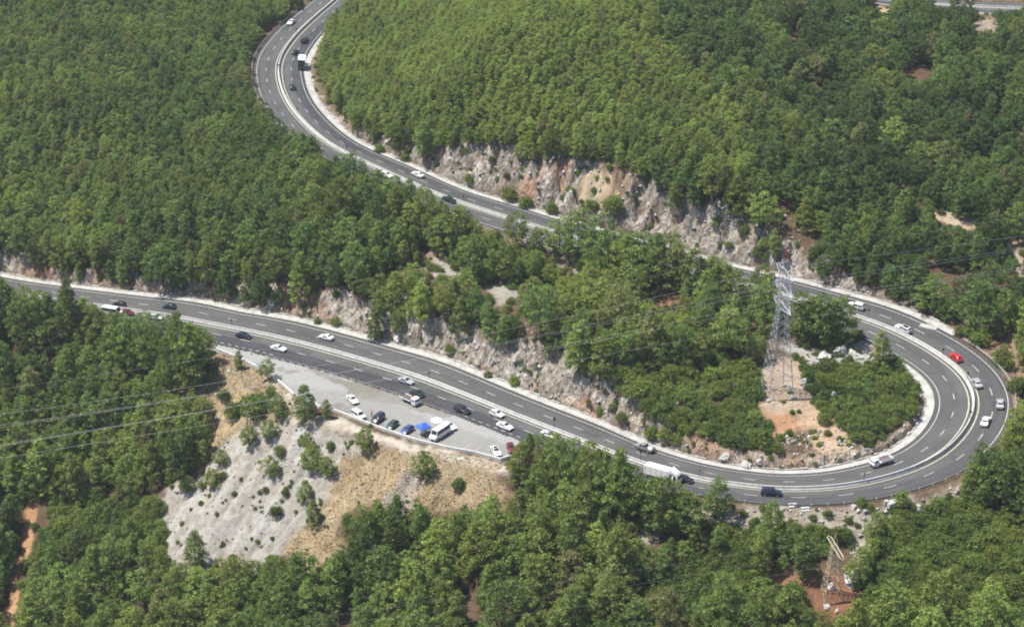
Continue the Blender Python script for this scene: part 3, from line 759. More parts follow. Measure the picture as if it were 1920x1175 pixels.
# candidate places for trees: jittered grid over the hillside
def tree_sites():
    gx = np.arange(-340, 341, 1.9); gy = np.arange(285, 760, 1.9)
    X, Y = np.meshgrid(gx, gy); X = X.ravel()+RNG.uniform(-.95, .95, X.size); Y = Y.ravel()+RNG.uniform(-.95, .95, Y.size)
    Zt = ground(X, Y); u, v, sc = project(np.c_[X, Y, Zt])
    ok = (u > -750) & (u < 2670) & (v > -190) & (v < 1330)
    X, Y, Zt, u, v, sc = (a[ok] for a in (X, Y, Zt, u, v, sc))
    s, o, d = nearest(X, Y); wf = np.interp(s, _g, WF); de = np.abs(d) - 11*wf
    pd = poly_dist(X, Y, PARK)
    ok = (de > 1.2) & (pd > 2.0)
    X, Y, Zt, u, v, sc, de, o = (a[ok] for a in (X, Y, Zt, u, v, sc, de, o))
    so = s[ok]
    road_shy = (de < 9) & (((o > 0) & (so > S_APR2+25) & (so < s_at(570,230))) | ((o < 0) & ((so < s_at(400,610)) | ((so > s_at(960,776)) & (so < s_at(1300,897))))))
    young = in_poly(u, v, [(600,-200),(1090,-200),(1130,0),(1260,110),(1400,250),(1420,320),(1200,330),(1140,300),(850,290),(720,280),(600,170)])
    left = (u < 560) & (v < 420)
    mature = in_poly(u, v, [(1100,-200),(2200,-200),(2200,620),(1750,620),(1500,520),(1420,420),(1400,240),(1260,110)])
    gn = fbm(X/9, Y/9, 3, 151)
    gappy = (mature & (gn > .635)) | (in_poly(u, v, [(620,400),(900,430),(1050,450),(1470,560),(1420,660),(1150,690),(900,620),(700,560)]) & (gn > .525)) | ((v > 900) & (gn > .62))
    order = RNG.permutation(len(X)); cell = {}; out = []
    big = fbm(X/40, Y/40, 3, 111); tn = fbm(X/16, Y/16, 3, 121)
    for i in order:
        if lookup(QMASK, u[i], v[i]): continue
        far = np.clip((Y[i]-400)/180, 0, 1)
        h0 = (10.8 - 4.0*far)*(.52+.5*big[i]+.62*RNG.random())
        if road_shy[i]: h0 *= 1.4
        zone = 0
        if young[i]: h0 = 4.3+1.5*RNG.random()+.9*big[i]; zone = 1
        elif left[i]: h0 = 4.6+2.6*RNG.random()+2.0*big[i]; zone = 3
        elif mature[i]: h0 = 6.5+5.5*RNG.random(); zone = 2
        if gappy[i] and not road_shy[i]: continue
        done = False
        for sh in (1.0, .72, .5):
            h = h0*sh
            k = int(RNG.choice((1, 2, 4, 0))) if zone == 1 else int(RNG.integers(len(PINES))); wr = (.85+.35*RNG.random())*(1.1 if zone == 1 else 1)
            r = PINES[k][3]*h/10*wr*.92
            gap = False
            cx, cy = int(X[i]//6), int(Y[i]//6)
            for a in (-1, 0, 1):
                for b in (-1, 0, 1):
                    for (px, py, prr) in cell.get((cx+a, cy+b), ()):
                        if (px-X[i])**2+(py-Y[i])**2 < ((.50 if zone == 1 else .54 if zone == 3 else .66-.08*far)*(prr+r))**2: gap = True; break
                    if gap: break
                if gap: break
            if gap: continue
            ang = np.arange(10)*.628
            hs = np.r_[np.full(10, .35), np.full(10, .7), .1, .98]
            rr = np.r_[np.full(10, .95), np.full(10, .8), 0, 0]
            aa = np.r_[ang, ang, 0, 0]
            P = np.c_[X[i]+r*rr*np.cos(aa), Y[i]+r*rr*np.sin(aa), Zt[i]+h*hs]
            pu_, pv_, _ = project(P)
            if lookup(OMASK, pu_, pv_).mean() > .10 or lookup(SMASK, pu_, pv_).any(): continue
            if de[i] < r*.35 and not road_shy[i]: continue
            done = True; break
        if not done: continue
        cell.setdefault((cx, cy), []).append((X[i], Y[i], r))
        out.append((X[i], Y[i], Zt[i]-.15, h, wr, k, r, tn[i]*(1 if zone in (0, 2) else .7)+(.34 if zone == 1 else .15 if zone == 3 else -.30 if zone == 2 else -.03), u[i], v[i], sc[i]))
    return out
SITES = tree_sites()
# a few trees that the photograph shows singly: base pixel, height in pixels, kind, tint
SINGLE = [(1341,972,78,3,.15,'lone pine with a bare lower trunk at the outer edge of the hairpin'),
 (1447,1012,72,0,.25,'broad pine below the hairpin guard rail beside the striped boards'),
 (1640,1012,55,0,.5,'small bushy pine on the pale rock strip below the hairpin'),
 (795,900,52,2,.25,'solitary rounded pine on the dry grass below the parking lot'),
 (683,846,44,2,.4,'small light green pine at the top of the dry grass below the parking wall'),
 (590,985,46,1,.35,'young pine at the edge of the gravel slope and the dry grass'),
 (368,1066,70,1,.2,'young conical pine at the foot of the gravel slope'),
 (571,790,62,0,.0,'dark bushy tree growing through the gap in the parking wall'),
 (523,785,42,2,.0,'small round dark tree on the white verge below the parking wall'),
 (502,712,36,5,.3,'small spreading tree beside the break in the parking wall'),
 (449,692,32,4,.0,'thin little tree at the upper end of the parking wall'),
 (612,785,34,4,.3,'spiky young tree at the corner of the parking lot'),
 
 (1655,690,66,4,.75,'bright yellow green young pine at the inner edge of the hairpin'),
 (805,620,40,5,.3,'pine'),(702,640,62,4,.1,'narrow dark green pine standing against the lower cutting'),(748,628,38,2,.3,'small rounded pine on top of the lower cutting')]
SINGLE += [(468,836,38,2,.6,'young bright pine near the top left of the gravel slope'),(507,826,36,2,.3,'young dark pine at the top of the gravel slope'),(415,874,32,2,.7,'young bright pine at the left edge of the gravel slope'),(352,926,32,2,.7,'young bright pine at the foot of the gravel slope beside the wood'),
 (400,918,36,2,.7,'bushy young pine right of the lower gravel edge'),(508,892,36,0,.6,'bushy light young pine in the middle of the gravel slope'),(586,882,48,0,.7,'tallest bright young pine right of the middle of the gravel slope'),(578,846,32,2,.4,'dark young pine just above the tallest bright one'),(613,893,36,2,.5,'bushy young pine near the dry grass edge'),(572,938,36,0,.4,'bushy young pine low on the right of the gravel slope')]
SINGLE = [q for q in SINGLE if q[5] != 'pine']
# roadside trees whose tops stand in front of the carriageways: column, top, foot
TALL = [(1150,428,500),(1190,434,520),(1230,437,530),(1275,457,550),(1322,478,560),(1345,492,570),(60,535,640),(140,525,650),(30,562,660),(182,568,650),(240,592,700),(280,602,720),(325,590,740),(368,605,730),(205,612,690),(384,615,690),
 (690,322,420),(640,330,430),(745,348,440),(800,352,450),(862,390,470),(890,438,520),(830,402,480),(600,300,400),(770,380,455),
 (1050,405,478),(1085,390,480),(1125,400,490),(966,396,470),(1003,425,480),(1170,440,530),(1210,435,520),(1250,440,540),(1298,465,560),(1340,484,560),(1380,508,590),(1422,500,600),(1440,525,620),(1500,548,640),(1540,550,650),(1580,556,640),(1520,560,640),(1562,558,645),
 (1000,820,920),(1045,815,930),(1100,835,960),(1160,845,985),(1192,880,990),(1218,892,985),(1258,904,1000),(1287,917,1005),(1238,898,1010),(978,832,905),(1272,928,1010),(1130,850,960),(1070,828,935)]
ALLT = []
for (u, v, hp, k, tn, lab) in SINGLE:
    p = hit(u, v); _, _, sc = project(p); h = hp/(sc[0]*.86)
    wr = 1.0 if hp > 50 else 1.15
    ALLT.append(dict(x=p[0], y=p[1], z=p[2]-.15, h=h, wr=wr, k=k, r=PINES[k][3]*h/10*wr, t=tn, lab=lab, single=True))
for i, (u, vt, vb) in enumerate(TALL):
    p = hit(u, vb); b_ = -(vt-587.5)/F; h = CZ+p[1]*(-SP+b_*CP)/(CP+b_*SP)-p[2]; k = int(RNG.integers(len(PINES))); wr = min(1.15, 3.9/(PINES[k][3]*h/10))
    ALLT.append(dict(x=p[0], y=p[1], z=p[2]-.15, h=h, wr=wr, k=k, r=PINES[k][3]*h/10*wr, t=float(np.clip(.3+RNG.normal()*.2, 0, 1)), lab=None, single=True))
NFX = len(ALLT)
for (x, y, z, h, wr, k, r, tn, u, v, sc) in SITES:
    if any((x-a['x'])**2+(y-a['y'])**2 < (.6*(a['r']+r))**2 for a in ALLT[:NFX]): continue
    ALLT.append(dict(x=x, y=y, z=z, h=h, wr=wr, k=k, r=r, t=float(np.clip((tn-.35)*2.2+RNG.normal()*.17-(.55 if RNG.random() < .10 else 0), -.85, 1)) if RNG.random() > .035 else 1.3+.6*RNG.random(), lab=None, single=False))
for a in ALLT:
    uu, vv, ss = project((a['x'], a['y'], a['z']+a['h']*.6)); a['u'] = float(uu[0]); a['v'] = float(vv[0]); a['sc'] = float(ss[0])
    infr = -5 < a['u'] < 1925 and -8 < a['v'] < 1190
    a['area'] = (a['sc']**2*a['h']*a['r'] if infr else 0) + (1e9 if a['single'] else 0)
ALLT.sort(key=lambda a: -a['area'])
N_IND = 296
IND, REST = ALLT[:N_IND], ALLT[N_IND:]
print('trees', len(ALLT))
"""labels"""
LM = [('beside the orange dirt track', 40, 1050), ('at the foot of the gravel slope', 400, 1110), ('left of the gravel slope', 200, 860), ('between the gravel slope and the lower road bend', 300, 680),
 ('below the left end of the lower road', 80, 640), ('under the power lines in the lower left wood', 120, 780), ('below the dry grass slope', 720, 1010), ('below the parking lot end', 1010, 900),
 ('beneath the white truck on the lower road', 1180, 960), ('in the wood below the lower road', 1000, 1040), ('in the bottom middle wood', 800, 1140), ('in the wood beside the brown clearing', 1300, 1080),
 ('outside the hairpin under its guard rail', 1840, 880), ('in the lower right wood beyond the cream pylon', 1760, 1080), ('on the hillock behind the tall pylon', 1360, 600), ('between the two arms of the road', 1100, 570),
 ('on top of the lower cutting', 700, 500), ('above the left end of the lower road', 200, 470), ('on the left hillside above the lower road', 300, 380), ('downhill of the upper road straight', 720, 390), ('beneath the pale cliff of the upper road', 1150, 450),
 ('above the pale cliff of the upper road', 1250, 330), ('above the hairpin exit', 1650, 520), ('beside the dirt track above the hairpin', 1800, 450), ('right of the hairpin', 1880, 640)]
def fill_labels():
    rank = sorted(a['h'] for a in IND); q1, q2 = rank[len(rank)//3], rank[2*len(rank)//3]
    used = set(a['lab'] for a in IND if a['lab'])
    groups = {}
    for a in IND:
        if a['lab']: continue
        nm = min(LM, key=lambda l: ((a['u']-l[1])/1.2)**2+(a['v']-l[2])**2)[0]
        groups.setdefault(nm, []).append(a)
    tints = ('dark green', 'mid green', 'olive green', 'yellow green', 'brownish')
    for nm, L in groups.items():
        L.sort(key=lambda a: a['v'])
        for a in L:
            ti = max(0, min(3, int(a['t']*4))) if a['t'] <= 1 else 4
            sz = 'low' if a['h'] < q1 else ('tall' if a['h'] > q2 else 'medium')
            base = '%s %s %s pine %s' % (sz, PINE_KINDS[a['k']][0], tints[ti], nm)
            if base in used:                     # change the tint within the stand before falling back on its place
                for tj in sorted(range(4), key=lambda j: abs(j-ti)):
                    b2 = '%s %s %s pine %s' % (sz, PINE_KINDS[a['k']][0], tints[tj], nm)
                    if b2 not in used: base = b2; a['t'] = (tj+.5)/4; break
            if base in used:
                for kk in range(len(PINES)):
                    b2 = '%s %s %s pine %s' % (sz, PINE_KINDS[kk][0], tints[ti], nm)
                    if b2 not in used: base = b2; a['k'] = kk; break
            used.add(base); a['lab'] = base
fill_labels()
DEAD = min(range(len(IND)), key=lambda i: (IND[i]['u']-1010)**2+(IND[i]['v']-870)**2)
DRYM = PINES[IND[DEAD]['k']][1].copy(); DRYM.materials.clear(); DRYM.materials.append(M_DRY)
SEEDS = [None]*len(PINES)
for i, a in enumerate(IND):
    wd, cm, tm, _ = PINES[a['k']]
    o = empty('pine_tree', (a['x'], a['y'], a['z']), random.random()*6.28)
    o.rotation_euler = (random.gauss(0, .05), random.gauss(0, .05), random.random()*6.28); s = a['h']/10; o.scale = (s*a['wr'], s*a['wr'], s)
    tag(o, a['lab'], 'tree', 'pine trees on the hillside')
    c = bpy.data.objects.new('crown', cm); COL.objects.link(c); c.parent = o; c['tint'] = float(a['t'])
    if i == DEAD: c.data = DRYM; o.scale = tuple(.62*q for q in o.scale); o['label'] = 'dead brown pine among green pines at the lower end of the lay-by'
    t = bpy.data.objects.new('trunk', tm); COL.objects.link(t); t.parent = o
    if SEEDS[a['k']] is None and i != DEAD: SEEDS[a['k']] = c
SEEDS = [c for c in SEEDS if c]
def scatter(name, label, cat, pts, seeds):
    """one countless mass of plants: points carrying size, turn and tint, with the plant meshes set on them"""
    n = len(pts); me = bpy.data.meshes.new(name)
    me.vertices.add(n); me.vertices.foreach_set('co', np.array([p[:3] for p in pts], np.float32).ravel())
    def at_(nm, ty, key, d): z = me.attributes.new(nm, ty, 'POINT'); z.data.foreach_set(key, d)
    at_('scl', 'FLOAT_VECTOR', 'vector', np.array([(p[3], p[3], p[4]) for p in pts], np.float32).ravel())
    at_('rot', 'FLOAT_VECTOR', 'vector', np.array([(random.gauss(0, .06), random.gauss(0, .06), random.random()*6.28) for p in pts], np.float32).ravel())
    at_('pick', 'INT', 'value', np.array([p[5] % len(seeds) for p in pts], np.int32))
    at_('tint', 'FLOAT', 'value', np.array([p[6] for p in pts], np.float32))
    o = bpy.data.objects.new(name, me); COL.objects.link(o)
    tag(o, label, cat, kind='stuff')
    g = bpy.data.node_groups.new(name, 'GeometryNodeTree')
    g.interface.new_socket('Geometry', in_out='INPUT', socket_type='NodeSocketGeometry'); g.interface.new_socket('Geometry', in_out='OUTPUT', socket_type='NodeSocketGeometry')
    N_ = g.nodes.new; gi = N_('NodeGroupInput'); go = N_('NodeGroupOutput'); ip = N_('GeometryNodeInstanceOnPoints'); gt = N_('GeometryNodeGeometryToInstance')
    for c in reversed(seeds):
        oi = N_('GeometryNodeObjectInfo'); oi.inputs['Object'].default_value = c; oi.transform_space = 'ORIGINAL'
        g.links.new(oi.outputs['Geometry'], gt.inputs[0])
    def na(nm, ty):
        x = N_('GeometryNodeInputNamedAttribute'); x.data_type = ty; x.inputs['Name'].default_value = nm; return x.outputs['Attribute']
    g.links.new(gi.outputs[0], ip.inputs['Points']); g.links.new(gt.outputs[0], ip.inputs['Instance']); ip.inputs['Pick Instance'].default_value = True
    g.links.new(na('pick', 'INT'), ip.inputs['Instance Index']); g.links.new(na('scl', 'FLOAT_VECTOR'), ip.inputs['Scale'])
    er = N_('FunctionNodeEulerToRotation'); g.links.new(na('rot', 'FLOAT_VECTOR'), er.inputs[0]); g.links.new(er.outputs[0], ip.inputs['Rotation'])
    g.links.new(ip.outputs[0], go.inputs[0])
    md = o.modifiers.new('plants', 'NODES'); md.node_group = g
scatter('far_forest', 'dense pine forest covering the upper slopes as one green mass', 'forest', [(a['x'], a['y'], a['z'], a['h']/10*a['wr'], a['h']/10, a['k'], a['t']) for a in REST], SEEDS)

# ------------------------------------------------------------------ vehicles
M_GLASS = plain('car_glass', (.018,.021,.024), .12, var=.1, spec=.5)
M_TYRE = plain('tyre_rubber', (.022,.022,.022), .9)
M_RIM = plain('wheel_rim', (.38,.38,.39), .35, .7)
M_HEAD = plain('headlight_lens', (.62,.64,.66), .15, spec=.6)
M_TAIL = plain('tail_light_lens', (.32,.02,.02), .25, spec=.5)
M_BLACK = plain('black_trim', (.025,.025,.027), .6)
M_CHASSIS = plain('chassis_metal', (.07,.07,.072), .6)
M_PLATE = plain('plate_white', (.7,.7,.68), .5)
M_WOOD = plain('brown_boards', (.11,.085,.07), .8, var=.3)
PAINT = {}
def paint(nm, c, rough=.3):
    if nm not in PAINT: PAINT[nm] = plain('paint_'+nm, c, rough, var=.04, scale=.8, spec=.5, coat=.5)
    return PAINT[nm]
for nm, c in dict(white=(.68,.68,.67), silver=(.32,.33,.34), grey=(.20,.205,.21), black=(.018,.018,.02), navy=(.012,.016,.04), blue=(.03,.07,.22), teal=(.02,.045,.05), red=(.50,.015,.02), darkred=(.12,.012,.015), green=(.012,.028,.022)).items(): paint(nm, c)
VK = {}
def wheel_parts(parts, xs, w, r=.32, dual=False):
    for x in xs:
        for sg in (-1, 1):
            t = MB(); t.bar((x, sg*(w-.20), r), (x, sg*(w+.02), r), r, 16)
            rm = MB(); rm.bar((x, sg*(w+.0), r), (x, sg*(w+.035), r), r*.6, 12)
            parts.append(('wheel', t, M_TYRE, None)); parts.append(('rim', rm, M_RIM, len(parts)-1))
def section(st):
    x, zb, zl, zt, wb, wl, wt = st
    h = [(wb*.9, zb), (wb, zb+.16), (max(wb, wl), zb+.55*(zl-zb)), (wl, zl), (wt, zt-.05), (wt*.55, zt)]
    return [(x, -y, z) for y, z in h] + [(x, y, z) for y, z in reversed(h)]
def shell(parts, ST, wheels, wr, win, name='body', lights=True, mirrors=True, plate=True):
    """ST = stations front to back, win = (front base, roof front, roof rear, rear base) indices"""
    b = MB(); b.loft([section(s) for s in ST]); parts.append((name, b, 'paint', None))
    L = len(ST)
    a, rf, rr, z = win
    def band(i, j, lo, hi, kw=.86):
        A, B = ST[i], ST[j]; P = []
        for t in (lo, hi):
            x = A[0]+(B[0]-A[0])*t; zz = A[3]+(B[3]-A[3])*t; ww = (A[6]+(B[6]-A[6])*t)*kw
            P += [(x, -ww, zz), (x, ww, zz)]
        dx, dz = B[0]-A[0], B[3]-A[3]; l = math.hypot(dx, dz); n = (dz/l, -dx/l) if i < j else (dz/l, -dx/l)
        if n[1] < 0: n = (-n[0], -n[1])
        P = [(x+n[0]*.02, y, zz+n[1]*.02) for x, y, zz in P]
        m = MB(); m.quad(P[0], P[1], P[3], P[2]); return m
    parts.append(('windshield', band(a, rf, .1, .93), M_GLASS, None))
    if z is not None: parts.append(('rear_window', band(rr, z, .1, .75), M_GLASS, None))
    zz = z if z is not None else rr
    for sg in (-1, 1):
        m = MB(); cuts = [(a, rf), (rr, zz)]
        def P(x, st, t): return (x, sg*(st[5]+(st[6]-st[5])*t+.012), st[3]*t+st[2]*(1-t)-.05*t)
        Af, Rf, Rr, Zr = ST[a], ST[rf], ST[rr], ST[zz]
        if win[3] is None: bx = Rr[0]+.25; tx = Rr[0]+.25
        else: bx = Rr[0]+(Zr[0]-Rr[0])*.62; tx = Rr[0]-.02
        midx = (Rf[0]+Rr[0])/2
        q = [P(Rf[0]+(Af[0]-Rf[0])*.72, Rf, .10), P(Rf[0]+(Af[0]-Rf[0])*.10, Rf, .86), P(midx+.04, Rf, .86), P(midx+.04, Rf, .08)]
        m.quad(*q); m.quad(P(midx-.04, Rr, .08), P(midx-.04, Rr, .86), P(tx, Rr, .86), P(bx, Rr, .10))
        parts.append(('side_window', m, M_GLASS, None))
    w = max(s[5] for s in ST)
    wheel_parts(parts, wheels, w, wr)
    f, r = ST[0], ST[-1]
    if lights:
        for sg in (-1, 1):
            h = MB(); h.box((f[0]-.05, sg*f[5]*.78, f[2]-.02), (.16, .30, .14)); parts.append(('headlight', h, M_HEAD, None))
            h = MB(); h.box((r[0]+.06, sg*r[5]*.82, r[2]-.02), (.16, .24, .16)); parts.append(('tail_light', h, M_TAIL, None))
    if mirrors:
        for sg in (-1, 1):
            h = MB(); h.box((ST[a][0]-.32, sg*(w+.09), ST[a][2]+.06), (.12, .18, .12)); parts.append(('wing_mirror', h, 'paint', None))
    if plate:
        h = MB(); h.box((r[0]-.01, 0, r[1]+.22), (.03, .5, .12)); parts.append(('number_plate', h, M_PLATE, None))
        h = MB(); h.box((f[0]+.0, 0, f[1]+.08), (.05, 1.0, .14)); parts.append(('grille', h, M_BLACK, None))
    return parts
def defs():
    S = [(2.2,.36,.56,.62,.70,.70,.55),(2.05,.24,.68,.73,.80,.80,.66),(1.25,.2,.86,.93,.87,.86,.74),(.85,.2,.92,.98,.88,.87,.74),(.1,.2,.93,1.42,.88,.86,.60),(-.85,.2,.94,1.43,.88,.86,.60),(-1.5,.2,.96,1.04,.88,.86,.68),(-2.08,.26,.9,.98,.84,.84,.66),(-2.22,.4,.78,.84,.76,.76,.6)]
    VK['sedan'] = shell([], S, (1.32,-1.3), .31, (3,4,5,6))
    S = [(1.95,.36,.56,.64,.70,.70,.55),(1.82,.24,.70,.76,.79,.79,.66),(1.15,.2,.88,.96,.85,.84,.73),(.8,.2,.94,1.02,.86,.85,.73),(.15,.2,.95,1.47,.86,.85,.60),(-1.25,.2,.98,1.46,.86,.84,.58),(-1.8,.24,.98,1.05,.83,.82,.62),(-1.95,.38,.8,.86,.77,.77,.6)]
    VK['hatchback'] = shell([], S, (1.2,-1.2), .30, (3,4,5,6))
    S = [(2.25,.42,.72,.82,.74,.74,.6),(2.1,.32,.86,.94,.86,.86,.72),(1.3,.3,1.02,1.12,.92,.91,.8),(.95,.3,1.06,1.16,.92,.91,.8),(.3,.3,1.08,1.70,.92,.9,.68),(-1.75,.3,1.1,1.70,.92,.9,.67),(-2.15,.32,1.1,1.2,.9,.88,.72),(-2.27,.45,.9,.96,.84,.84,.7)]
    VK['suv'] = shell([], S, (1.4,-1.35), .36, (3,4,5,6))
    # small passenger van
    S = [(2.1,.36,.7,.78,.74,.74,.6),(1.95,.26,.86,.94,.84,.84,.7),(1.35,.22,1.0,1.1,.88,.87,.76),(.6,.22,1.02,1.78,.88,.87,.72),(-1.95,.22,1.04,1.78,.88,.87,.72),(-2.1,.3,1.04,1.3,.86,.86,.7)]
    VK['passenger_van'] = shell([], S, (1.35,-1.35), .31, (2,3,4,5))
    # minibus
    S = [(2.95,.45,.95,1.05,.88,.88,.8),(2.8,.34,1.15,1.25,.98,.98,.88),(2.35,.3,1.3,1.42,1.0,.99,.9),(1.75,.3,1.35,2.52,1.0,.99,.86),(-2.85,.3,1.35,2.55,1.0,.99,.86),(-2.98,.38,1.35,1.9,.98,.98,.84)]
    VK['minibus'] = shell([], S, (1.85,-1.75), .36, (2,3,4,5))
    # pickup with open bed
    S = [(2.5,.45,.75,.84,.76,.76,.62),(2.35,.36,.9,.98,.88,.88,.76),(1.5,.34,1.04,1.14,.92,.91,.8),(1.15,.34,1.08,1.18,.92,.91,.8),(.55,.34,1.1,1.68,.92,.9,.68),(-.45,.34,1.1,1.68,.92,.9,.68),(-.62,.34,1.08,1.1,.92,.9,.72)]
    p = shell([], S, (1.55,-1.6), .37, (3,4,5,6), plate=False, lights=False)
    m = MB()
    m.box((-1.6, 0, .62), (1.9, 1.78, .14)); m.box((-1.6, .87, .86), (1.9, .08, .5)); m.box((-1.6, -.87, .86), (1.9, .08, .5)); m.box((-2.52, 0, .86), (.08, 1.8, .5))
    p.append(('cargo_bed', m, 'paint', None))
    for sg in (-1, 1):
        h = MB(); h.box((2.42, sg*.62, .74), (.16, .3, .16)); p.append(('headlight', h, M_HEAD, None))
        h = MB(); h.box((-2.57, sg*.8, .86), (.06, .14, .3)); p.append(('tail_light', h, M_TAIL, None))
    VK['pickup'] = p
    p = list(p); m = MB(); m.box((-1.4, -.25, .86), (1.0, .8, .35), .2); m.box((-1.9, .35, .84), (.7, .6, .3), -.3); p.append(('white_load', m, M_PLATE, None)); VK['loaded_pickup'] = p
    def cab(parts, x0, H, w):
        S = [(x0,.5,1.1,1.2,w*.92,w*.92,w*.85),(x0-.08,.42,1.25,1.4,w,w,w*.9),(x0-.35,.4,1.3,H-.15,w,w,w*.86),(x0-.6,.4,1.3,H,w,w,w*.86),(x0-1.6,.4,1.3,H,w,w,w*.86)]
        b = MB(); b.loft([section(s) for s in S]); parts.append(('cab', b, 'paint', None))
        m = MB(); m.quad((x0-.06, -w*.82, 1.42), (x0-.06, w*.82, 1.42), (x0-.33, w*.78, H-.22), (x0-.33, -w*.78, H-.22)); parts.append(('windshield', m, M_GLASS, None))
        for sg in (-1, 1):
            m = MB(); m.quad((x0-.45, sg*(w+.012), 1.36), (x0-1.25, sg*(w+.012), 1.36), (x0-1.25, sg*(w*.9+.012), H-.2), (x0-.62, sg*(w*.9+.012), H-.2)); parts.append(('side_window', m, M_GLASS, None))
            h = MB(); h.box((x0-.01, sg*w*.75, .85), (.12, .3, .2)); parts.append(('headlight', h, M_HEAD, None))
            h = MB(); h.box((x0-.25, sg*(w+.16), 1.7), (.1, .2, .34)); parts.append(('wing_mirror', h, M_BLACK, None))
        m = MB(); m.box((x0+.02, 0, .62), (.1, w*1.8, .3)); parts.append(('bumper', m, M_CHASSIS, None))
    def truck(L, w, H, boxh, wh, boxw=None, z0=1.0):
        parts = []; x0 = L/2; cab(parts, x0, H, w)
        m = MB(); m.box((-.4, 0, .72), (L-.9, .9, .3)); parts.append(('chassis', m, M_CHASSIS, None))
        wheel_parts(parts, wh, w-.05, .42)
        for sg in (-1, 1):
            h = MB(); h.box((-L/2+.04, sg*w*.75, .75), (.1, .3, .16)); parts.append(('tail_light', h, M_TAIL, None))
        return parts
    p = truck(7.2, 1.1, 2.45, 0, (2.5,-1.3,-2.4))
    m = MB(); m.box((-1.05, 0, 2.38), (5.1, 2.4, 2.75)); p.append(('cargo_box', m, 'paint', None))
    m = MB(); m.box((-3.62, 0, 2.38), (.03, 2.3, 2.6)); m.box((-3.645, 0, 2.38), (.03, .06, 2.5)); p.append(('rear_door', m, M_CHASSIS, None))
    VK['box_truck'] = p
    p = truck(8.6, 1.1, 2.4, 0, (3.2,-1.6,-2.8))
    m = MB(); m.box((-1.15, 0, 2.0), (6.3, 2.3, 2.0)); p.append(('cargo_box', m, 'paint', None))
    m = MB(); m.loft([[(3.75,-.95,2.45),(3.75,.95,2.45),(3.75,.95,2.55),(3.75,-.95,2.55)],[(2.05,-1.1,2.45),(2.05,1.1,2.45),(2.05,1.1,3.5),(2.05,-1.1,3.5)]]); p.append(('roof_fairing', m, 'paint', None))
    m = MB()
    for k in range(5): m.box((-3.9+1.35*k, -1.16, 2.0), (.05, .03, 1.9)); m.box((-3.9+1.35*k, 1.16, 2.0), (.05, .03, 1.9))
    p.append(('side_seam', m, M_RIM, None)); VK['panel_truck'] = p
    p = truck(6.4, .98, 2.15, 0, (2.1,-1.6), z0=.8)
    m = MB(); m.box((-1.05, 0, .95), (4.3, 2.0, .12)); p.append(('flat_deck', m, M_CHASSIS, None))
    for sg in (-1, 1):
        m = MB(); m.box((-1.05, sg*.98, 1.1), (4.3, .08, .22)); p.append(('deck_rail', m, M_PLATE, None))
    m = MB(); m.box((-1.3, 0, 1.03), (3.4, .5, .05)); p.append(('loading_ramp', m, M_WOOD, None))
    m = MB(); m.box((1.35, 0, 2.22), (.25, 1.2, .12)); p.append(('light_bar', m, PAINT['red'], None))
    VK['tow_truck'] = p
    p = truck(5.4, .92, 2.0, 0, (1.7,-1.5), z0=.8)
    m = MB(); m.box((-.95, 0, .9), (3.3, 1.9, .1)); m.box((-.95, .95, 1.2), (3.3, .06, .55)); m.box((-.95, -.95, 1.2), (3.3, .06, .55)); m.box((-2.6, 0, 1.2), (.06, 1.9, .55)); p.append(('cargo_bed', m, M_PLATE, None))
    m = MB(); m.box((-1.0, 0, 1.1), (2.6, 1.6, .3)); p.append(('brown_load', m, M_WOOD, None))
    VK['dropside_truck'] = p
    # police style roof bar on a hatchback
    p = list(VK['sedan']); m = MB(); m.box((-.2, 0, 1.5), (.3, 1.0, .1)); p.append(('light_bar', m, PAINT['blue'], None)); VK['patrol_car'] = p
    p = list(VK['suv']); m = MB(); m.quad((.1,-.5,1.725),(.1,.5,1.725),(-1.5,.5,1.725),(-1.5,-.5,1.725)); p.append(('sunroof', m, M_GLASS, None)); VK['glass_roof_suv'] = p
    p = list(VK['sedan']); m = MB(); m.quad((.05,-.45,1.45),(.05,.45,1.45),(-.8,.45,1.455),(-.8,-.45,1.455)); p.append(('sunroof', m, M_GLASS, None)); VK['glass_roof_sedan'] = p
defs()
VM = {}
for k, parts in VK.items():
    VM[k] = []
    for (nm, mb, mat, par) in parts:
        me = bpy.data.meshes.new(nm); me.from_pydata(mb.v, [], mb.f); me.update()
        me.materials.append(PAINT['white'] if mat == 'paint' else mat)
        if nm == 'body':
            me.polygons.foreach_set('use_smooth', [len(p.vertices) == 4 for p in me.polygons])
            me.set_sharp_from_angle(angle=math.radians(38))
        VM[k].append((nm, me, mat == 'paint', par))
CATS = dict(sedan='car', hatchback='car', suv='car', passenger_van='van', minibus='minibus', pickup='pickup', loaded_pickup='pickup', box_truck='truck', panel_truck='truck', tow_truck='tow truck', dropside_truck='truck', patrol_car='car', glass_roof_suv='car', glass_roof_sedan='car')
NAMES = dict(sedan='car', hatchback='car', suv='car', patrol_car='car', glass_roof_suv='car', glass_roof_sedan='car', loaded_pickup='pickup')
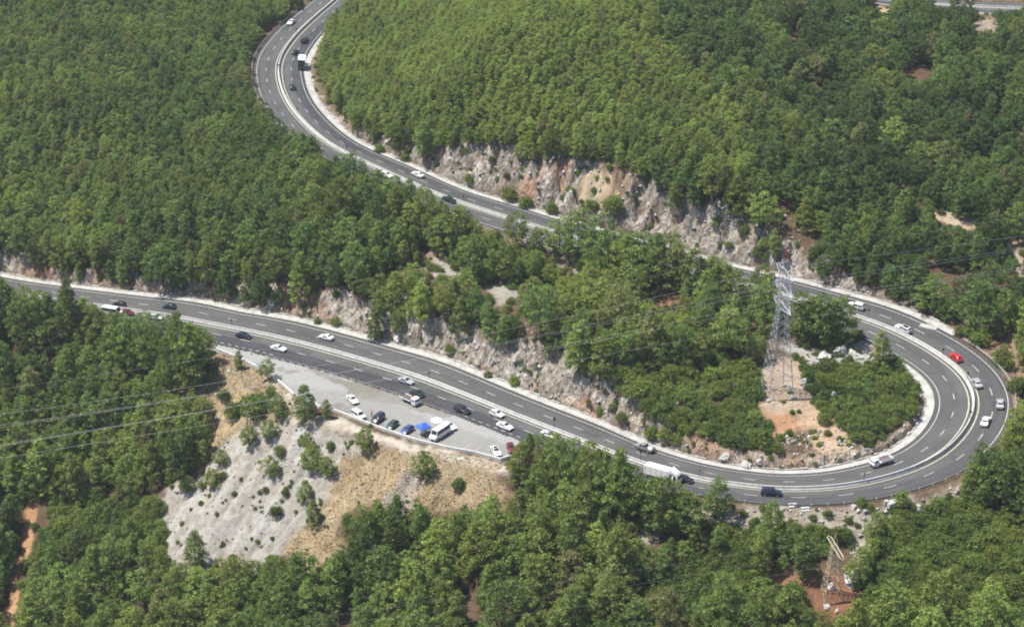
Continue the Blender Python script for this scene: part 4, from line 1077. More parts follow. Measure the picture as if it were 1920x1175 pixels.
def vehicle(kind, col, u, v, head, label, group='vehicles on the road', dv=3.5):
    p = road_hit(u, v+dv)
    s, o, d = nearest(p[0], p[1]); i = int(round(s[0]))
    if isinstance(head, str):
        dx, dy = (TX[i], TY[i]) if head == 'R' else (-TX[i], -TY[i])
    else:
        q = road_hit(u+head[0], v+dv+head[1]); dx, dy = q[0]-p[0], q[1]-p[1]; l = math.hypot(dx, dy); dx /= l; dy /= l
    e = 1.2
    zf = lambda x, y: float(road_z(*nearest(x, y)[:2])[0])
    z0 = zf(p[0], p[1]); zx = (zf(p[0]+dx*e, p[1]+dy*e)-zf(p[0]-dx*e, p[1]-dy*e))/(2*e); zy = (zf(p[0]-dy*e, p[1]+dx*e)-zf(p[0]+dy*e, p[1]-dx*e))/(2*e)
    X = Vector((dx, dy, zx)).normalized(); Y = Vector((-dy, dx, zy)); Zv = X.cross(Y).normalized(); Y = Zv.cross(X)
    r = empty(NAMES.get(kind, kind)); r.matrix_world = Matrix(((X.x, Y.x, Zv.x, p[0]), (X.y, Y.y, Zv.y, p[1]), (X.z, Y.z, Zv.z, z0+.01), (0, 0, 0, 1)))
    tag(r, label, CATS[kind], group); obs = []
    for (nm, me, pt, par) in VM[kind]:
        o_ = bpy.data.objects.new(nm, me); COL.objects.link(o_); o_.parent = r if par is None else obs[par]
        if pt: o_.material_slots[0].link = 'OBJECT'; o_.material_slots[0].material = PAINT[col]
        obs.append(o_)
    return r
ON = 'vehicles driving on the road'; PK = 'vehicles parked in the lay-by'
for a in [
 ('hatchback','black',224,570,'L','black hatchback at the far left on the uphill lanes of the lower road'),
 ('hatchback','teal',318,574,'L','dark teal hatchback on the uphill lanes left of the lower cutting'),
 ('minibus','white',212,587,'R','white minibus half hidden behind pines at the left of the lower road'),
 ('hatchback','darkred',239,586,'R','dark red car just beyond the white minibus half hidden by pines'),
 ('sedan','white',293,594,'R','white car with only its roof showing between roadside pines'),
 ('sedan','navy',457,629,'R','black saloon beside the median opposite the start of the lay-by'),
 ('sedan','white',523,653,'R','white saloon passing the broken white line at the lay-by entrance'),
 ('sedan','white',612,632,'L','white saloon beside the apron under the lower cutting'),
 ('sedan','silver',762,714,'R','silver saloon beside the median above the tow truck'),
 ('hatchback','green',784,738,'R','very dark green car beside the guard rail next to the tow truck'),
 ('suv','black',867,769,'R','black off-roader in the outer lane beside the parking guard rail'),
 ('hatchback','white',932,776,'R','white hatchback beside the median just ahead of a white saloon'),
 ('sedan','white',947,799,'R','white saloon in the outer lane beyond the end of the parking guard rail'),
 ('patrol_car','white',1030,815,'R','white patrol car with roof bar half hidden by pine tops'),
 ('loaded_pickup','grey',1208,840,'L','dark grey pickup with a white load beside the inner apron'),
 ('panel_truck','white',1243,896,'R','long white panel truck partly hidden by pines before the hairpin'),
 ('hatchback','black',1284,899,'R','black car directly in front of the long white truck'),
 ('suv','navy',1446,924,'R','dark navy car at the bottom of the hairpin'),
 ('dropside_truck','white',1653,867,'L','small white truck with a brown load on the inside of the hairpin'),
 ('sedan','white',1848,790,'R','white saloon at the outside of the hairpin beside a pine'),
 ('sedan','silver',1875,757,'R','silver grey car nearest the outer guard rail of the hairpin'),
 ('sedan','silver',1832,718,'R','silver saloon beside the median at the top of the hairpin'),
 ('hatchback','red',1792,670,'R','bright red hatchback climbing out of the hairpin'),
 ('glass_roof_suv','white',1693,617,'R','white car with a black glass roof climbing past the hairpin'),
 ('suv','white',1605,574,'R','white car beside the dark pine on the upper road'),
 ('sedan','white',783,327,'R','white saloon on the upper road above the roadside pine tops'),
 ('hatchback','white',725,328,'L','white car mostly hidden behind pines on the upper road'),
 ('sedan','green',842,374,'L','dark car with only its roof showing above pines on the upper road'),
 ('hatchback','black',548,163,'R','black car following the box truck up the bend'),
 ('box_truck','white',566,122,'R','box truck with a white roof in the upper bend'),
 ('hatchback','black',553,97,'R','dark car beside the median just ahead of the box truck'),
 ('suv','black',571,75,'R','dark car in the upper bend furthest ahead of the box truck'),
 ('sedan','white',546,41,'L','white car coming down the outside of the upper bend')]:
    vehicle(*a, group=ON)
for a in [
 ('sedan','white',661,749,(14,14),'white saloon standing alone in the middle of the lay-by'),
 ('passenger_van','white',673,779,(18,10),'white estate parked along the lay-by wall beside the blue van'),
 ('passenger_van','navy',709,786,(-20,15),'dark blue van in the parked row nearest the white estate'),
 ('hatchback','teal',736,797,(-16,12),'dark teal car between the dark blue van and the blue hatchback'),
 ('hatchback','blue',764,806,(-16,11),'blue hatchback parked next to the blue canopy'),
 ('minibus','white',825,815,(-22,14),'white minibus parked beside the blue canopy'),
 ('sedan','white',842,799,(20,10),'white car parked close behind the white minibus'),
 ('tow_truck','white',770,751,(20,10),'white tow truck with an empty flat deck beside the guard rail'),
 ('glass_roof_sedan','white',930,846,(10,16),'white car with a black roof near the end of the lay-by wall'),
 ('hatchback','darkred',958,840,(6,18),'red car half hidden under pines at the end of the lay-by')]:
    vehicle(*a, group=PK)

# ------------------------------------------------------------------ road furniture
M_STEEL = plain('galvanised_steel', (.32,.33,.34), .5, .4, var=.2)
M_DARK = plain('dark_metal', (.05,.05,.055), .6)
M_WHITE = plain('white_paint', (.66,.655,.63), .6)
M_BARR = NT('barrier_concrete', .85, .2); _f = M_BARR.noise(.9, 5, M_BARR.pos(), .7); M_BARR.col(M_BARR.ramp(_f, [(.3, (0.343,0.337,0.318)), (.6, (0.486,0.481,0.462))])); M_BARR = M_BARR.m
def profile_along(name, prof, s0, s1, mat, parent=None, step=2.0, o=0.0, sway=None, dz=0.0):
    S = np.arange(s0, s1+.01, step); rings = []
    for s in S:
        oo = o+(sway(s) if sway else 0); c = rpt([s], [oo])[0]; i = int(min(NR-1, round(s)))
        rings.append([(c[0]+a*NX[i], c[1]+a*NY[i], c[2]+z+dz) for a, z in prof])
    m = MB(); m.loft(rings); return m.build(name, mat, parent)
JER = [(-.34,.0),(.34,.0),(.34,.08),(.17,.34),(.11,.82),(-.11,.82),(-.17,.34),(-.34,.08)]
o = profile_along('median_barrier', JER, 0, NR-3, M_BARR)
tag(o, 'long pale concrete barrier running along the median of the whole road', 'barrier')
def guard_rail(label, pts_s, off, group='steel guard rails', gap=4.0, mat=M_STEEL, white=False):
    a, b = pts_s; c = rpt([a], [off])[0]
    r = empty('guard_rail', tuple(c)); tag(r, label, 'guard rail', group)
    prof = [(-.05,.42),(.05,.46),(-.02,.56),(.05,.66),(.05,.72),(-.05,.76),(-.08,.6)]
    def shift(o_):
        o_.data.transform(Matrix.Translation(-Vector(c))); return o_
    shift(profile_along('rail', prof, a, b, mat, r, 2.0, off))
    pm = MB(); pm.box((0, 0, .30), (.14, .12, 1.0)); me = None
    sg = 1 if off < 0 else -1
    for s in np.arange(a, b, gap):
        q = rpt([s], [off-.14*sg])[0]-c
        if me is None:
            p = pm.build('post', M_WHITE if white else mat, r); me = p.data
        else:
            p = bpy.data.objects.new('post', me); COL.objects.link(p); p.parent = r
        p.location = tuple(q)
guard_rail('long steel guard rail with white posts round the outside of the hairpin', (s_at(1290,897), s_at(1745,655)), -9.6, gap=3.0, white=True)
guard_rail('low grey guard rail between the lay-by and the lower road', (s_at(545,640), s_at(900,752)), -9.5, gap=2.6, mat=plain('weathered_steel', (.24,.25,.26), .6, .3))
guard_rail('grey guard rail along the outer edge of the upper bend', (s_at(590,250), s_at(600,24)), 9.5, gap=4)
# small signs on the median
def median_sign(u, v, label, h=1.7, pan=(.5,.6)):
    s = s_at(u, v); c = rpt([s], [0])[0]; i = s
    r = empty('sign_post', (c[0], c[1], c[2]+.8), math.atan2(TY[i], TX[i])); tag(r, label, 'sign', 'small signs on the median barrier')
    m = MB(); m.bar((0, 0, -.1), (0, 0, h), .05, 6); m.build('pole', M_DARK, r)
    m = MB(); m.box((.06, 0, h-.1), (.05, *pan)); m.build('sign_panel', M_DARK, r)
for u, v, l in [(435,610,'small dark sign on the median above the lay-by entrance'),(803,712,'small dark sign on the median above the silver saloon'),(1041,808,'tall dark sign on the median above the patrol car'),(1200,868,'grey sign on the median below the loaded pickup'),
 (1310,900,'small dark post on the median just past the black car'),(1622,906,'small dark sign on the median below the small white truck'),(1823,793,'dark sign on the median at the rightmost bend'),(1817,715,'dark marker on the median beside the silver saloon'),
 (1768,668,'dark marker on the median beside the red hatchback'),(1630,600,'tall dark sign on the median between the two white cars'),(872,383,'dark marker on the median under the pale cliff'),(650,288,'dark marker on the median in the upper road curve'),(557,217,'dark marker on the median below the upper bend'),(523,135,'dark marker on the median at the leftmost bend'),(556,66,'dark marker on the median near the top of the upper bend')]:
    median_sign(u, v, l, *((2.4, (.75,.9)) if 'tall' in l or 'grey' in l else ()))
# striped boards, slab, white boxes outside the hairpin
def board(u, v, wpx, label):
    p = hit(u, v+6); _, _, sc = project(p); w = wpx/sc[0]
    r = empty('striped_board', tuple(p), .12); r.rotation_euler = (math.radians(-42), 0, .12); tag(r, label, 'sign', 'striped boards below the hairpin')
    for k in range(4):
        m = MB(); m.box((0, 0, .55+.30*k), (w, .06, .28)); m.build('stripe_panel', M_WHITE if k % 2 == 0 else M_CHASSIS, r)
    for sx in (-1, 1):
        m = MB(); m.bar((sx*w*.4, .08, -.3), (sx*w*.4, .08, 1.6), .05, 6); m.build('leg', M_STEEL, r)
board(1487, 950, 16, 'left one of two white boards with grey stripes below the hairpin rail'); board(1511, 955, 16, 'right one of two white boards with grey stripes below the hairpin rail')
def slab(u, v, d, rz, label, name='concrete_block', mat=None):
    p = hit(u, v); m = MB(); m.box((0, 0, d[2]/2-.05), d, 0, .94); o_ = m.build(name, mat or M_CONC); o_.location = tuple(p); o_.rotation_euler = (0, 0, rz); tag(o_, label, 'block', 'pale concrete blocks'); return o_
slab(1673, 947, (3.0,1.6,1.0), .5, 'large tilted pale concrete block below the hairpin rail'); slab(1661, 949, (.9,.8,1.1), .2, 'small white box beside the large pale block'); slab(1624, 960, (1.4,1.0,.6), .3, 'flat white slab on the pale rock strip')
slab(1742, 612, (4.6,3.2,.25), -.5, 'white concrete slab at the end of the upper apron', 'concrete_slab')
slab(911, 834, (3.0,.7,.05), -.35, 'grey steel drain cover in the lay-by', 'drain_cover', M_CHASSIS)
p = road_hit(470, 664); m = MB(); m.bar((0,0,0),(0,0,.7),.28,10,.22); m.bar((0,0,.7),(0,0,.95),.22,10,.05); o_ = m.build('bollard', M_WHITE); o_.location = (p[0], p[1], p[2]-.05); tag(o_, 'white round bollard standing on the lay-by entrance', 'bollard')

# lay-by wall
def wall(name, px, label, h=.6, th=.38):
    P = [road_hit(*q) for q in px]; P = [np.array((a[0], a[1], a[2]-.3)) for a in P]
    m = MB(); rings = []
    for i, a in enumerate(P):
        d = (P[min(i+1, len(P)-1)]-P[max(i-1, 0)])[:2]; d /= np.linalg.norm(d); n = np.array((-d[1], d[0]))*th/2
        rings.append([(a[0]-n[0], a[1]-n[1], a[2]), (a[0]+n[0], a[1]+n[1], a[2]), (a[0]+n[0], a[1]+n[1], a[2]+h+.3), (a[0]-n[0], a[1]-n[1], a[2]+h+.3)])
    m.loft(rings); o_ = m.build(name, M_BARR); tag(o_, label, 'wall', 'low walls along the lay-by'); return o_
wall('low_wall', [(390,650),(443,670),(488,692)], 'low pale wall along the upper end of the lay-by')
wall('low_wall', [(513,708),(530,722),(551,741)], 'short piece of low wall between two gaps beside the lay-by')
wall('low_wall', [(586,756),(600,765)], 'very short stub of low wall beside the spiky young tree')
wall('low_wall', [(626,770),(675,789),(722,807),(783,827),(838,840),(892,850),(940,863)], 'long low pale wall behind the parked cars of the lay-by')
wall('low_wall', [(940,863),(962,857),(985,850)], 'low wall closing the lower end of the lay-by', .8, .35)
# parking bay lines
m = MB()
for (a, b) in [((843,835),(859,825)),((868,842),(884,831)),((886,847),(903,836)),((905,852),(921,840)),((640,766),(655,757)),((620,757),(640,744)),((560,733),(577,722)),((815,830),(828,822)),((752,812),(772,800)),((783,820),(796,812))]:
    A, B = road_hit(*a), road_hit(*b); d = (B-A)[:2]; d /= np.linalg.norm(d); n = np.array((-d[1], d[0], 0))*.06
    m.quad(A-n-[0,0,.03], B-n-[0,0,.03], B+n-[0,0,.03], A+n-[0,0,.03])
tag(m.build('bay_markings', M_PAINT), 'faint white parking bay lines in the lay-by', 'road markings', kind='structure')

# canopy, parasol and people in the lay-by
M_BLUE = plain('blue_canvas', (.035,.10,.52), .8, var=.12)
p = road_hit(794, 814); r = empty('canopy_tent', (p[0], p[1], p[2]-.05), .62); tag(r, 'blue canvas canopy tent on four legs between parked vehicles', 'canopy')
m = MB(); hw = 1.4
m.add([(-hw,-hw,2.3),(hw,-hw,2.3),(hw,hw,2.3),(-hw,hw,2.3),(0,0,3.15)], [(0,1,4),(1,2,4),(2,3,4),(3,0,4)])
m.add([(-hw,-hw,2.3),(hw,-hw,2.3),(hw,hw,2.3),(-hw,hw,2.3),(-hw,-hw,2.05),(hw,-hw,2.05),(hw,hw,2.05),(-hw,hw,2.05)], [(0,4,5,1),(1,5,6,2),(2,6,7,3),(3,7,4,0)])
m.build('canvas_roof', M_BLUE, r)
for sx in (-1, 1):
    for sy in (-1, 1): m = MB(); m.bar((sx*1.35, sy*1.35, 0), (sx*1.35, sy*1.35, 2.28), .035, 6); m.build('leg', M_STEEL, r)
p = road_hit(819, 802); r = empty('parasol', (p[0], p[1], p[2]-.05)); tag(r, 'large round white parasol beside the blue canopy', 'parasol')
m = MB(); n = 10; top = (0, 0, 2.75); ring = [(1.45*math.cos(k*.628), 1.45*math.sin(k*.628), 2.2) for k in range(n)]
m.add([top]+ring, [(0, k+1, (k+1) % n+1) for k in range(n)]); m.build('canvas_roof', M_WHITE, r)
m = MB(); m.bar((0,0,0),(0,0,2.7),.03,6); m.build('pole', M_STEEL, r)
m = MB(); m.bar((0,0,0),(0,0,.12),.3,10); m.build('base', M_CHASSIS, r)
# folding table under the canopy
p = road_hit(797, 813); r = empty('folding_table', (p[0], p[1], p[2]-.05), .62); tag(r, 'small white folding table in the shade of the blue canopy', 'table')
m = MB(); m.box((0,0,.73),(1.4,.7,.05)); m.build('tabletop', M_WHITE, r)
for sx in (-1, 1):
    for sy in (-1, 1): m = MB(); m.bar((sx*.6, sy*.28, 0), (sx*.6, sy*.28, .71), .02, 5); m.build('leg', M_STEEL, r)
M_SKIN = plain('skin', (.42,.25,.17), .6); M_HAIR = plain('hair', (.03,.02,.015), .8)
CLOTH = {n: plain('cloth_'+n, c, .9) for n, c in dict(white=(.70,.70,.70), navy=(.03,.035,.07), red=(.30,.05,.05), black=(.03,.03,.03), khaki=(.25,.2,.13), blue=(.08,.12,.25)).items()}
def skin_obj(name, J, E_, R, mat, parent):
    me = bpy.data.meshes.new(name); me.from_pydata(J, E_, []); me.materials.append(mat)
    o_ = bpy.data.objects.new(name, me); COL.objects.link(o_); o_.parent = parent
    md = o_.modifiers.new('skin', 'SKIN'); md.use_smooth_shade = True
    for k, rr in enumerate(R): me.skin_vertices[0].data[k].radius = rr if isinstance(rr, tuple) else (rr, rr)
    me.skin_vertices[0].data[0].use_root = True
    sb = o_.modifiers.new('subsurf', 'SUBSURF'); sb.levels = 1; sb.render_levels = 1
    return o_
def person(u, v, face, shirt, legs, label, arm=0.0, stride=.0):
    p = road_hit(u, v); r = empty('person', (p[0], p[1], p[2]-.05), face); tag(r, label, 'person', 'people in the lay-by')
    st = stride
    J = [(0,0,.95),(0,0,1.15),(0,0,1.38),(0,0,1.50),(.01,0,1.62),(.03,0,1.74)]; R = [.13,.12,.14,.055,.095,.07]; E_ = [(0,1),(1,2),(2,3),(3,4),(4,5)]
    for sg in (-1, 1):
        b = len(J); a = arm if sg > 0 else .05
        J += [(0,sg*.19,1.42),(-.03+a*.2,sg*.25,1.14),(.03+a,sg*.24,.92+a*.9),(.05+a*1.2,sg*.24,.84+a*1.0)]; R += [.06,.045,.035,.03]; E_ += [(2,b),(b,b+1),(b+1,b+2),(b+2,b+3)]
        b = len(J); J += [(0,sg*.10,.86),(.03+sg*st*.3,sg*.11,.48),(-.01+sg*st*.5,sg*.12,.07),(.16+sg*st*.5,sg*.13,.04)]; R += [.09,.06,.042,.035]; E_ += [(0,b),(b,b+1),(b+1,b+2),(b+2,b+3)]
    skin_obj('body', J, E_, R, M_SKIN, r)
    skin_obj('shirt', [J[0], J[1], J[2], J[6], J[7], J[14], J[15]], [(0,1),(1,2),(2,3),(3,4),(2,5),(5,6)], [.155,.145,.165,.085,.07,.085,.07], CLOTH[shirt], r)
    skin_obj('trousers', [J[0], J[10], J[11], (J[12][0], J[12][1], .14), J[18], J[19], (J[20][0], J[20][1], .14)], [(0,1),(1,2),(2,3),(0,4),(4,5),(5,6)], [.15,.11,.08,.065,.11,.08,.065], CLOTH[legs], r)
    m = MB(); m.loft([[(.02+.105*k*math.cos(t*.785), .1*k*math.sin(t*.785), z) for t in range(8)] for k, z in ((1.0,1.66),(1.02,1.75),(.6,1.83),(.1,1.845))]); m.build('hair', M_HAIR, r)
person(790, 818, 2.2, 'white', 'navy', 'person in a white shirt standing at the near corner of the blue canopy', .25)
person(801, 817, 2.9, 'black', 'khaki', 'person in black under the right side of the blue canopy', .1)
person(806, 812, 3.4, 'red', 'navy', 'person in a red top between the blue canopy and the white minibus', .2, .2)
person(797, 810, .4, 'blue', 'black', 'person in a blue shirt behind the folding table under the canopy', .3)
person(697, 781, -.6, 'white', 'khaki', 'person in a pale shirt standing beside the dark blue van', .05, .15)

# ------------------------------------------------------------------ pylons and cables
M_LAT = plain('pylon_steel', (.33,.34,.35), .55, .2, var=.12); M_CRM = plain('cream_paint', (.36,.32,.22), .7); M_REDP = plain('red_paint', (.42,.09,.06), .6)
M_INS = plain('insulator_glass', (.16,.20,.17), .2)
def lattice(m, levels, r, rb):
    for (z0, w0), (z1, w1) in zip(levels[:-1], levels[1:]):
        A = [(sx*w0, sy*w0, z0) for sx, sy in ((-1,-1),(1,-1),(1,1),(-1,1))]; B = [(sx*w1, sy*w1, z1) for sx, sy in ((-1,-1),(1,-1),(1,1),(-1,1))]
        for k in range(4):
            j = (k+1) % 4
            m.bar(A[k], B[k], r); m.bar(A[k], B[j], rb); m.bar(A[j], B[k], rb); m.bar(B[k], B[j], rb)
PYB = hit(1455, 738); PHI = math.radians(14)
pyl = empty('pylon', (PYB[0], PYB[1], PYB[2]-.3), PHI); tag(pyl, 'tall grey lattice power pylon on the knoll inside the hairpin', 'pylon')
m = MB(); lv = [(0,3.2)]
zz = 0
for k in range(11):
    zz += 3.0-.13*k; lv.append((zz, 3.2+(1.05-3.2)*min(1, zz/22.5)))
lv = [l for l in lv if l[0] < 22]+[(22.5,1.05),(24.6,1.0),(26.8,.97),(29,.94),(31.2,.9),(33.4,.85),(35.2,.6)]
lattice(m, lv, .095, .042); m.build('mast', M_LAT, pyl)
m = MB()
for sx in (-1,1):
    for sy in (-1,1): m.bar((sx*.6, sy*.6, 35.2), (0, 0, 37.8), .05)
m.bar((0,0,37.5),(0,0,38.6),.06); m.build('peak', M_REDP, pyl)
for sx in (-1,1):
    for sy in (-1,1): m = MB(); m.box((sx*3.2, sy*3.2, 0), (1.0,1.0,1.4)); m.build('footing', M_CONC, pyl)
TIPS = {}
LEV = (32.0, 27.7, 23.4)
for k, z in enumerate(LEV):
    for sg in (-1, 1):
        m = MB(); tip = (0, sg*5.2, z+.1); w = .95
        for sx in (-1, 1):
            m.bar((sx*w, sg*w, z), tip, .10); m.bar((sx*w, sg*w, z+2.1), tip, .10)
            for t in (.33, .66):
                a = Vector((sx*w, sg*w, z)).lerp(Vector(tip), t); b = Vector((sx*w, sg*w, z+2.1)).lerp(Vector(tip), t); m.bar(a, b, .05)
        m.build('cross_arm', M_LAT, pyl)
        m = MB(); m.bar((0, sg*5.2, z+.1), (0, sg*5.2, z-1.1), .09, 6); m.build('insulator', M_INS, pyl)
        c, s_ = math.cos(PHI), math.sin(PHI); yy = sg*5.2
        TIPS[(k, sg)] = np.array((PYB[0]-s_*yy, PYB[1]+c*yy, PYB[2]-.3+z-1.1))
TIPS['e'] = np.array((PYB[0], PYB[1], PYB[2]-.3+38.5))
M_WIRE = plain('cable_aluminium', (.42,.42,.42), .4, .5); M_WIRED = plain('cable_dark', (.12,.12,.12), .6)
def span(A, dirx, dirz, u_end, v_end, u_mid, v_mid, ext=1.15, n=40):
    """cable in a vertical plane through A; end and middle heights measured from the photograph"""
    def plan_t(u):            # where the vertical plane crosses the line of sight of column u
        lo, hi = 0.0, 600.0
        f = lambda t: project((A[0]+dirx*t, A[1]+dirz*t, A[2]))[0][0]-u
        for _ in range(60):
            mid = (lo+hi)/2
            if (f(lo) < 0) == (f(mid) < 0): lo = mid
            else: hi = mid
        return lo
    def height(t, v):
        y = A[1]+dirz*t; b = -(v-587.5)/F; k = (-SP+b*CP)/(CP+b*SP); return CZ+y*k
    te, tm = plan_t(u_end), plan_t(u_mid); ze, zm = height(te, v_end), height(tm, v_mid)
    M = np.array([[te, te*te], [tm, tm*tm]]); ab = np.linalg.solve(M, [ze-A[2], zm-A[2]])
    ab[1] = max(ab[1], 1e-4)
    ab[0] = (ze-A[2]-ab[1]*te*te)/te
    T = np.linspace(0, te*ext, n)
    return np.c_[A[0]+dirx*T, A[1]+dirz*T, A[2]+ab[0]*T+ab[1]*T*T]
def cable(name, pts, r, mat, label, group):
    m = MB(); rings = []
    for i, p in enumerate(pts):
        rings.append([(p[0], p[1]+r*math.cos(k*1.2566), p[2]+r*math.sin(k*1.2566)) for k in range(5)])
    m.loft(rings); o_ = m.build(name, mat); tag(o_, label, 'power line', group)
cx, cz = math.cos(PHI), math.sin(PHI)
for key, vl, vm, vr, vrm, lab in [((0,1),774,616,442,471,'uppermost conductor of the tall pylon on its far side'),((0,-1),799,641,468,496,'upper conductor of the tall pylon on its near side'),((1,1),795,638,464,492,'middle conductor of the tall pylon on its far side'),
 ((1,-1),834,668,505,533,'middle conductor of the tall pylon on its near side'),((2,1),831,665,501,530,'lower conductor of the tall pylon on its far side'),((2,-1),857,694,529,559,'lowest conductor of the tall pylon on its near side'),('e',727,571,402,442,'thin earth wire strung from the red peak of the pylon')]:
    A = TIPS[key]; L = span(A, -cx, -cz, 0, vl, 960 if key != 'e' else 960, vm); Rr = span(A, cx, cz, 1920, vr, 1690, vrm)
    cable('power_cable', np.vstack([L[::-1], Rr[1:]]), .012 if key == 'e' else .021, M_WIRE, lab, 'cables of the tall pylon')
P2 = hit(1556, 1122); py2 = empty('pylon', (P2[0], P2[1], P2[2]-.3), math.radians(10)); tag(py2, 'small cream painted lattice pylon on the brown clearing below the hairpin', 'pylon')
m = MB(); lattice(m, [(0,1.7),(2.4,1.5),(4.6,1.3),(6.6,1.12),(8.4,.96),(10,.82),(11.4,.7),(12.8,.6)], .075, .04); m.build('mast', M_CRM, py2)
m = MB(); T2 = {}
for sx in (-1, 1):
    for zo in (0, .9):
        m.bar((sx*.42, -4.3, 12.8+zo*.2), (sx*.42, 3.4, 12.8+zo*.2), .07); 
for k in range(9):
    y = -4.3+7.7*k/9; m.bar((-.42, y, 12.8), (.42, y+.85, 12.8), .04); m.bar((.42, y, 12.8), (.42, y, 13.0), .04)
m.bar((-.42,-4.3,12.8),(0,-5.2,12.9),.06); m.bar((.42,-4.3,12.8),(0,-5.2,12.9),.06); m.bar((-.42,3.4,12.8),(0,4.1,12.9),.06); m.bar((.42,3.4,12.8),(0,4.1,12.9),.06)
m.build('cross_arm', M_CRM, py2)
m = MB()
for sx in (-1, 1):
    for sy in (-1, 1): m.bar((sx*.6, sy*.6, 12.8), (0, 0, 16.2), .055)
m.build('peak', M_CRM, py2)
c2, s2 = math.cos(math.radians(10)), math.sin(math.radians(10))
for y, ve, vm_, lab in ((3.9, 1142, 1052, 'dark cable from the far end of the cream crossarm'), (0, 1160, 1080, 'dark cable from the middle of the cream crossarm'), (-5.0, 1185, 1106, 'dark cable from the near end of the cream crossarm')):
    m = MB(); m.bar((0, y, 12.8), (0, y, 12.0), .07, 6); m.build('insulator', M_INS, py2)
    A = np.array((P2[0]-s2*y, P2[1]+c2*y, P2[2]-.3+12.0))
    L = span(A, -c2, -s2, 700, ve, 1289, vm_)
    Rr = span(A, c2, s2, 1920, ve-200, 1700, vm_-75)
    cable('power_cable', L[::-1], .022, M_WIRED, lab, 'cables of the cream pylon')

# ------------------------------------------------------------------ shrubs, boulders, stones, dry grass
SHK = ('domed', 'spreading', 'twin-topped', 'upright', 'lopsided')
sh = []
def add_shrub(u, v, r, h, tint, lab=None, k=None):
    p = hit(u, v); sh.append(dict(x=p[0], y=p[1], z=p[2], r=r, h=h, t=tint, lab=lab, k=int(RNG.integers(5)) if k is None else k))
# singly visible bushes on the slopes (photo pixel, width in pixels)
for u, v, wpx, t, lab in [(380,912,20,.6,'small bright bush halfway along the lower gravel edge'),
 (415,895,24,.5,'olive bush in the line of bushes on the gravel'),(440,928,14,.1,'tiny round dark bush in the middle of the gravel'),(525,850,26,.4,'olive bush above the bushy light young pine'),
 (518,965,28,.2,'small dark bush low in the middle of the gravel'),(535,925,16,.2,'small dull bush between two bushy young pines'),(498,920,14,.2,'tiny dark bush beside the dull bush'),(860,912,28,.15,'blue green bush on the dry grass right of the solitary pine'),(620,840,20,.2,'grey green bush below the white verge'),
 (395,700,32,.1,'grey green bush on the upper dry grass'),(420,745,26,.1,'grey bush in the middle of the upper dry grass'),(480,770,60,.2,'wide olive bush above the gravel slope'),(440,775,40,.2,'dull bush left of the wide olive bush'),(508,737,22,.3,'small bush under the lay-by wall'),(695,800,10,.3,'tiny bush against the lay-by wall'),
 (630,607,22,.8,'bright low bush at the foot of the lower cutting'),(596,605,16,.5,'small bush on the apron edge under the lower cutting'),(843,658,22,.8,'bright bush on the ledge of the lower cutting'),(965,718,24,.7,'light bush at the foot of the rocky lower cutting'),(915,706,18,.5,'dull bush at the foot of the rocky lower cutting'),(1125,775,20,.7,'light bush low on the pale lower cutting'),(1165,788,24,.4,'olive bush low on the pale lower cutting'),(1222,818,30,.5,'olive bush at the end of the lower cutting'),(1246,822,30,.8,'bright bush at the end of the lower cutting'),(1270,828,32,.7,'light bush right of the bright one at the end of the cutting'),
 (1150,392,44,.5,'green bush growing on the pale cliff scar'),(1110,390,30,.5,'olive bush at the foot of the pale cliff scar'),(1035,395,26,.4,'small bush left of the pale cliff scar'),(955,372,34,.7,'bright low bush on the apron of the upper road'),(985,384,30,.5,'low bush further along the upper apron'),(880,345,20,.5,'low bush at the foot of the grey cliff'),(712,283,22,.4,'bush at the foot of the first upper cliff'),(760,300,22,.5,'small bush under the left of the upper cliff'),(1395,440,26,.3,'dark bush at the right end of the upper cliff'),(1420,480,24,.3,'bush low at the right end of the upper cliff'),
 (1505,645,22,.3,'grey bush on the rock behind the pylon'),(1535,648,18,.2,'small grey bush on the rock behind the pylon'),(1585,640,30,.1,'brownish bush at the right of the grey outcrop'),(1612,632,20,.1,'small dull bush at the edge of the grey outcrop'),(1550,968,18,.6,'little bright bush on the pale rock strip'),(1615,945,22,.5,'bush beside the concrete blocks'),(1690,940,34,.7,'light bush under the hairpin guard rail'),
 (1835,640,40,.6,'light bush outside the top of the hairpin'),(1880,680,44,.4,'bush right of the hairpin top'),(1865,625,40,.7,'yellow green bush right of the white slab'),(1905,730,36,.3,'bush right of the silver grey car'),(1815,625,30,.5,'small bush behind the upper guard rail'),(1440,800,24,.3,'small dark bush on the red soil'),(1480,815,18,.2,'tiny bush on the red soil'),(1545,790,30,.5,'bush right of the red soil patch')]:
    p = hit(u, v); _, _, sc = project(p); r = wpx/sc[0]/2
    add_shrub(u, v+wpx*.15, r, r*1.75, t, lab)
nfix = len(sh)
thick = []
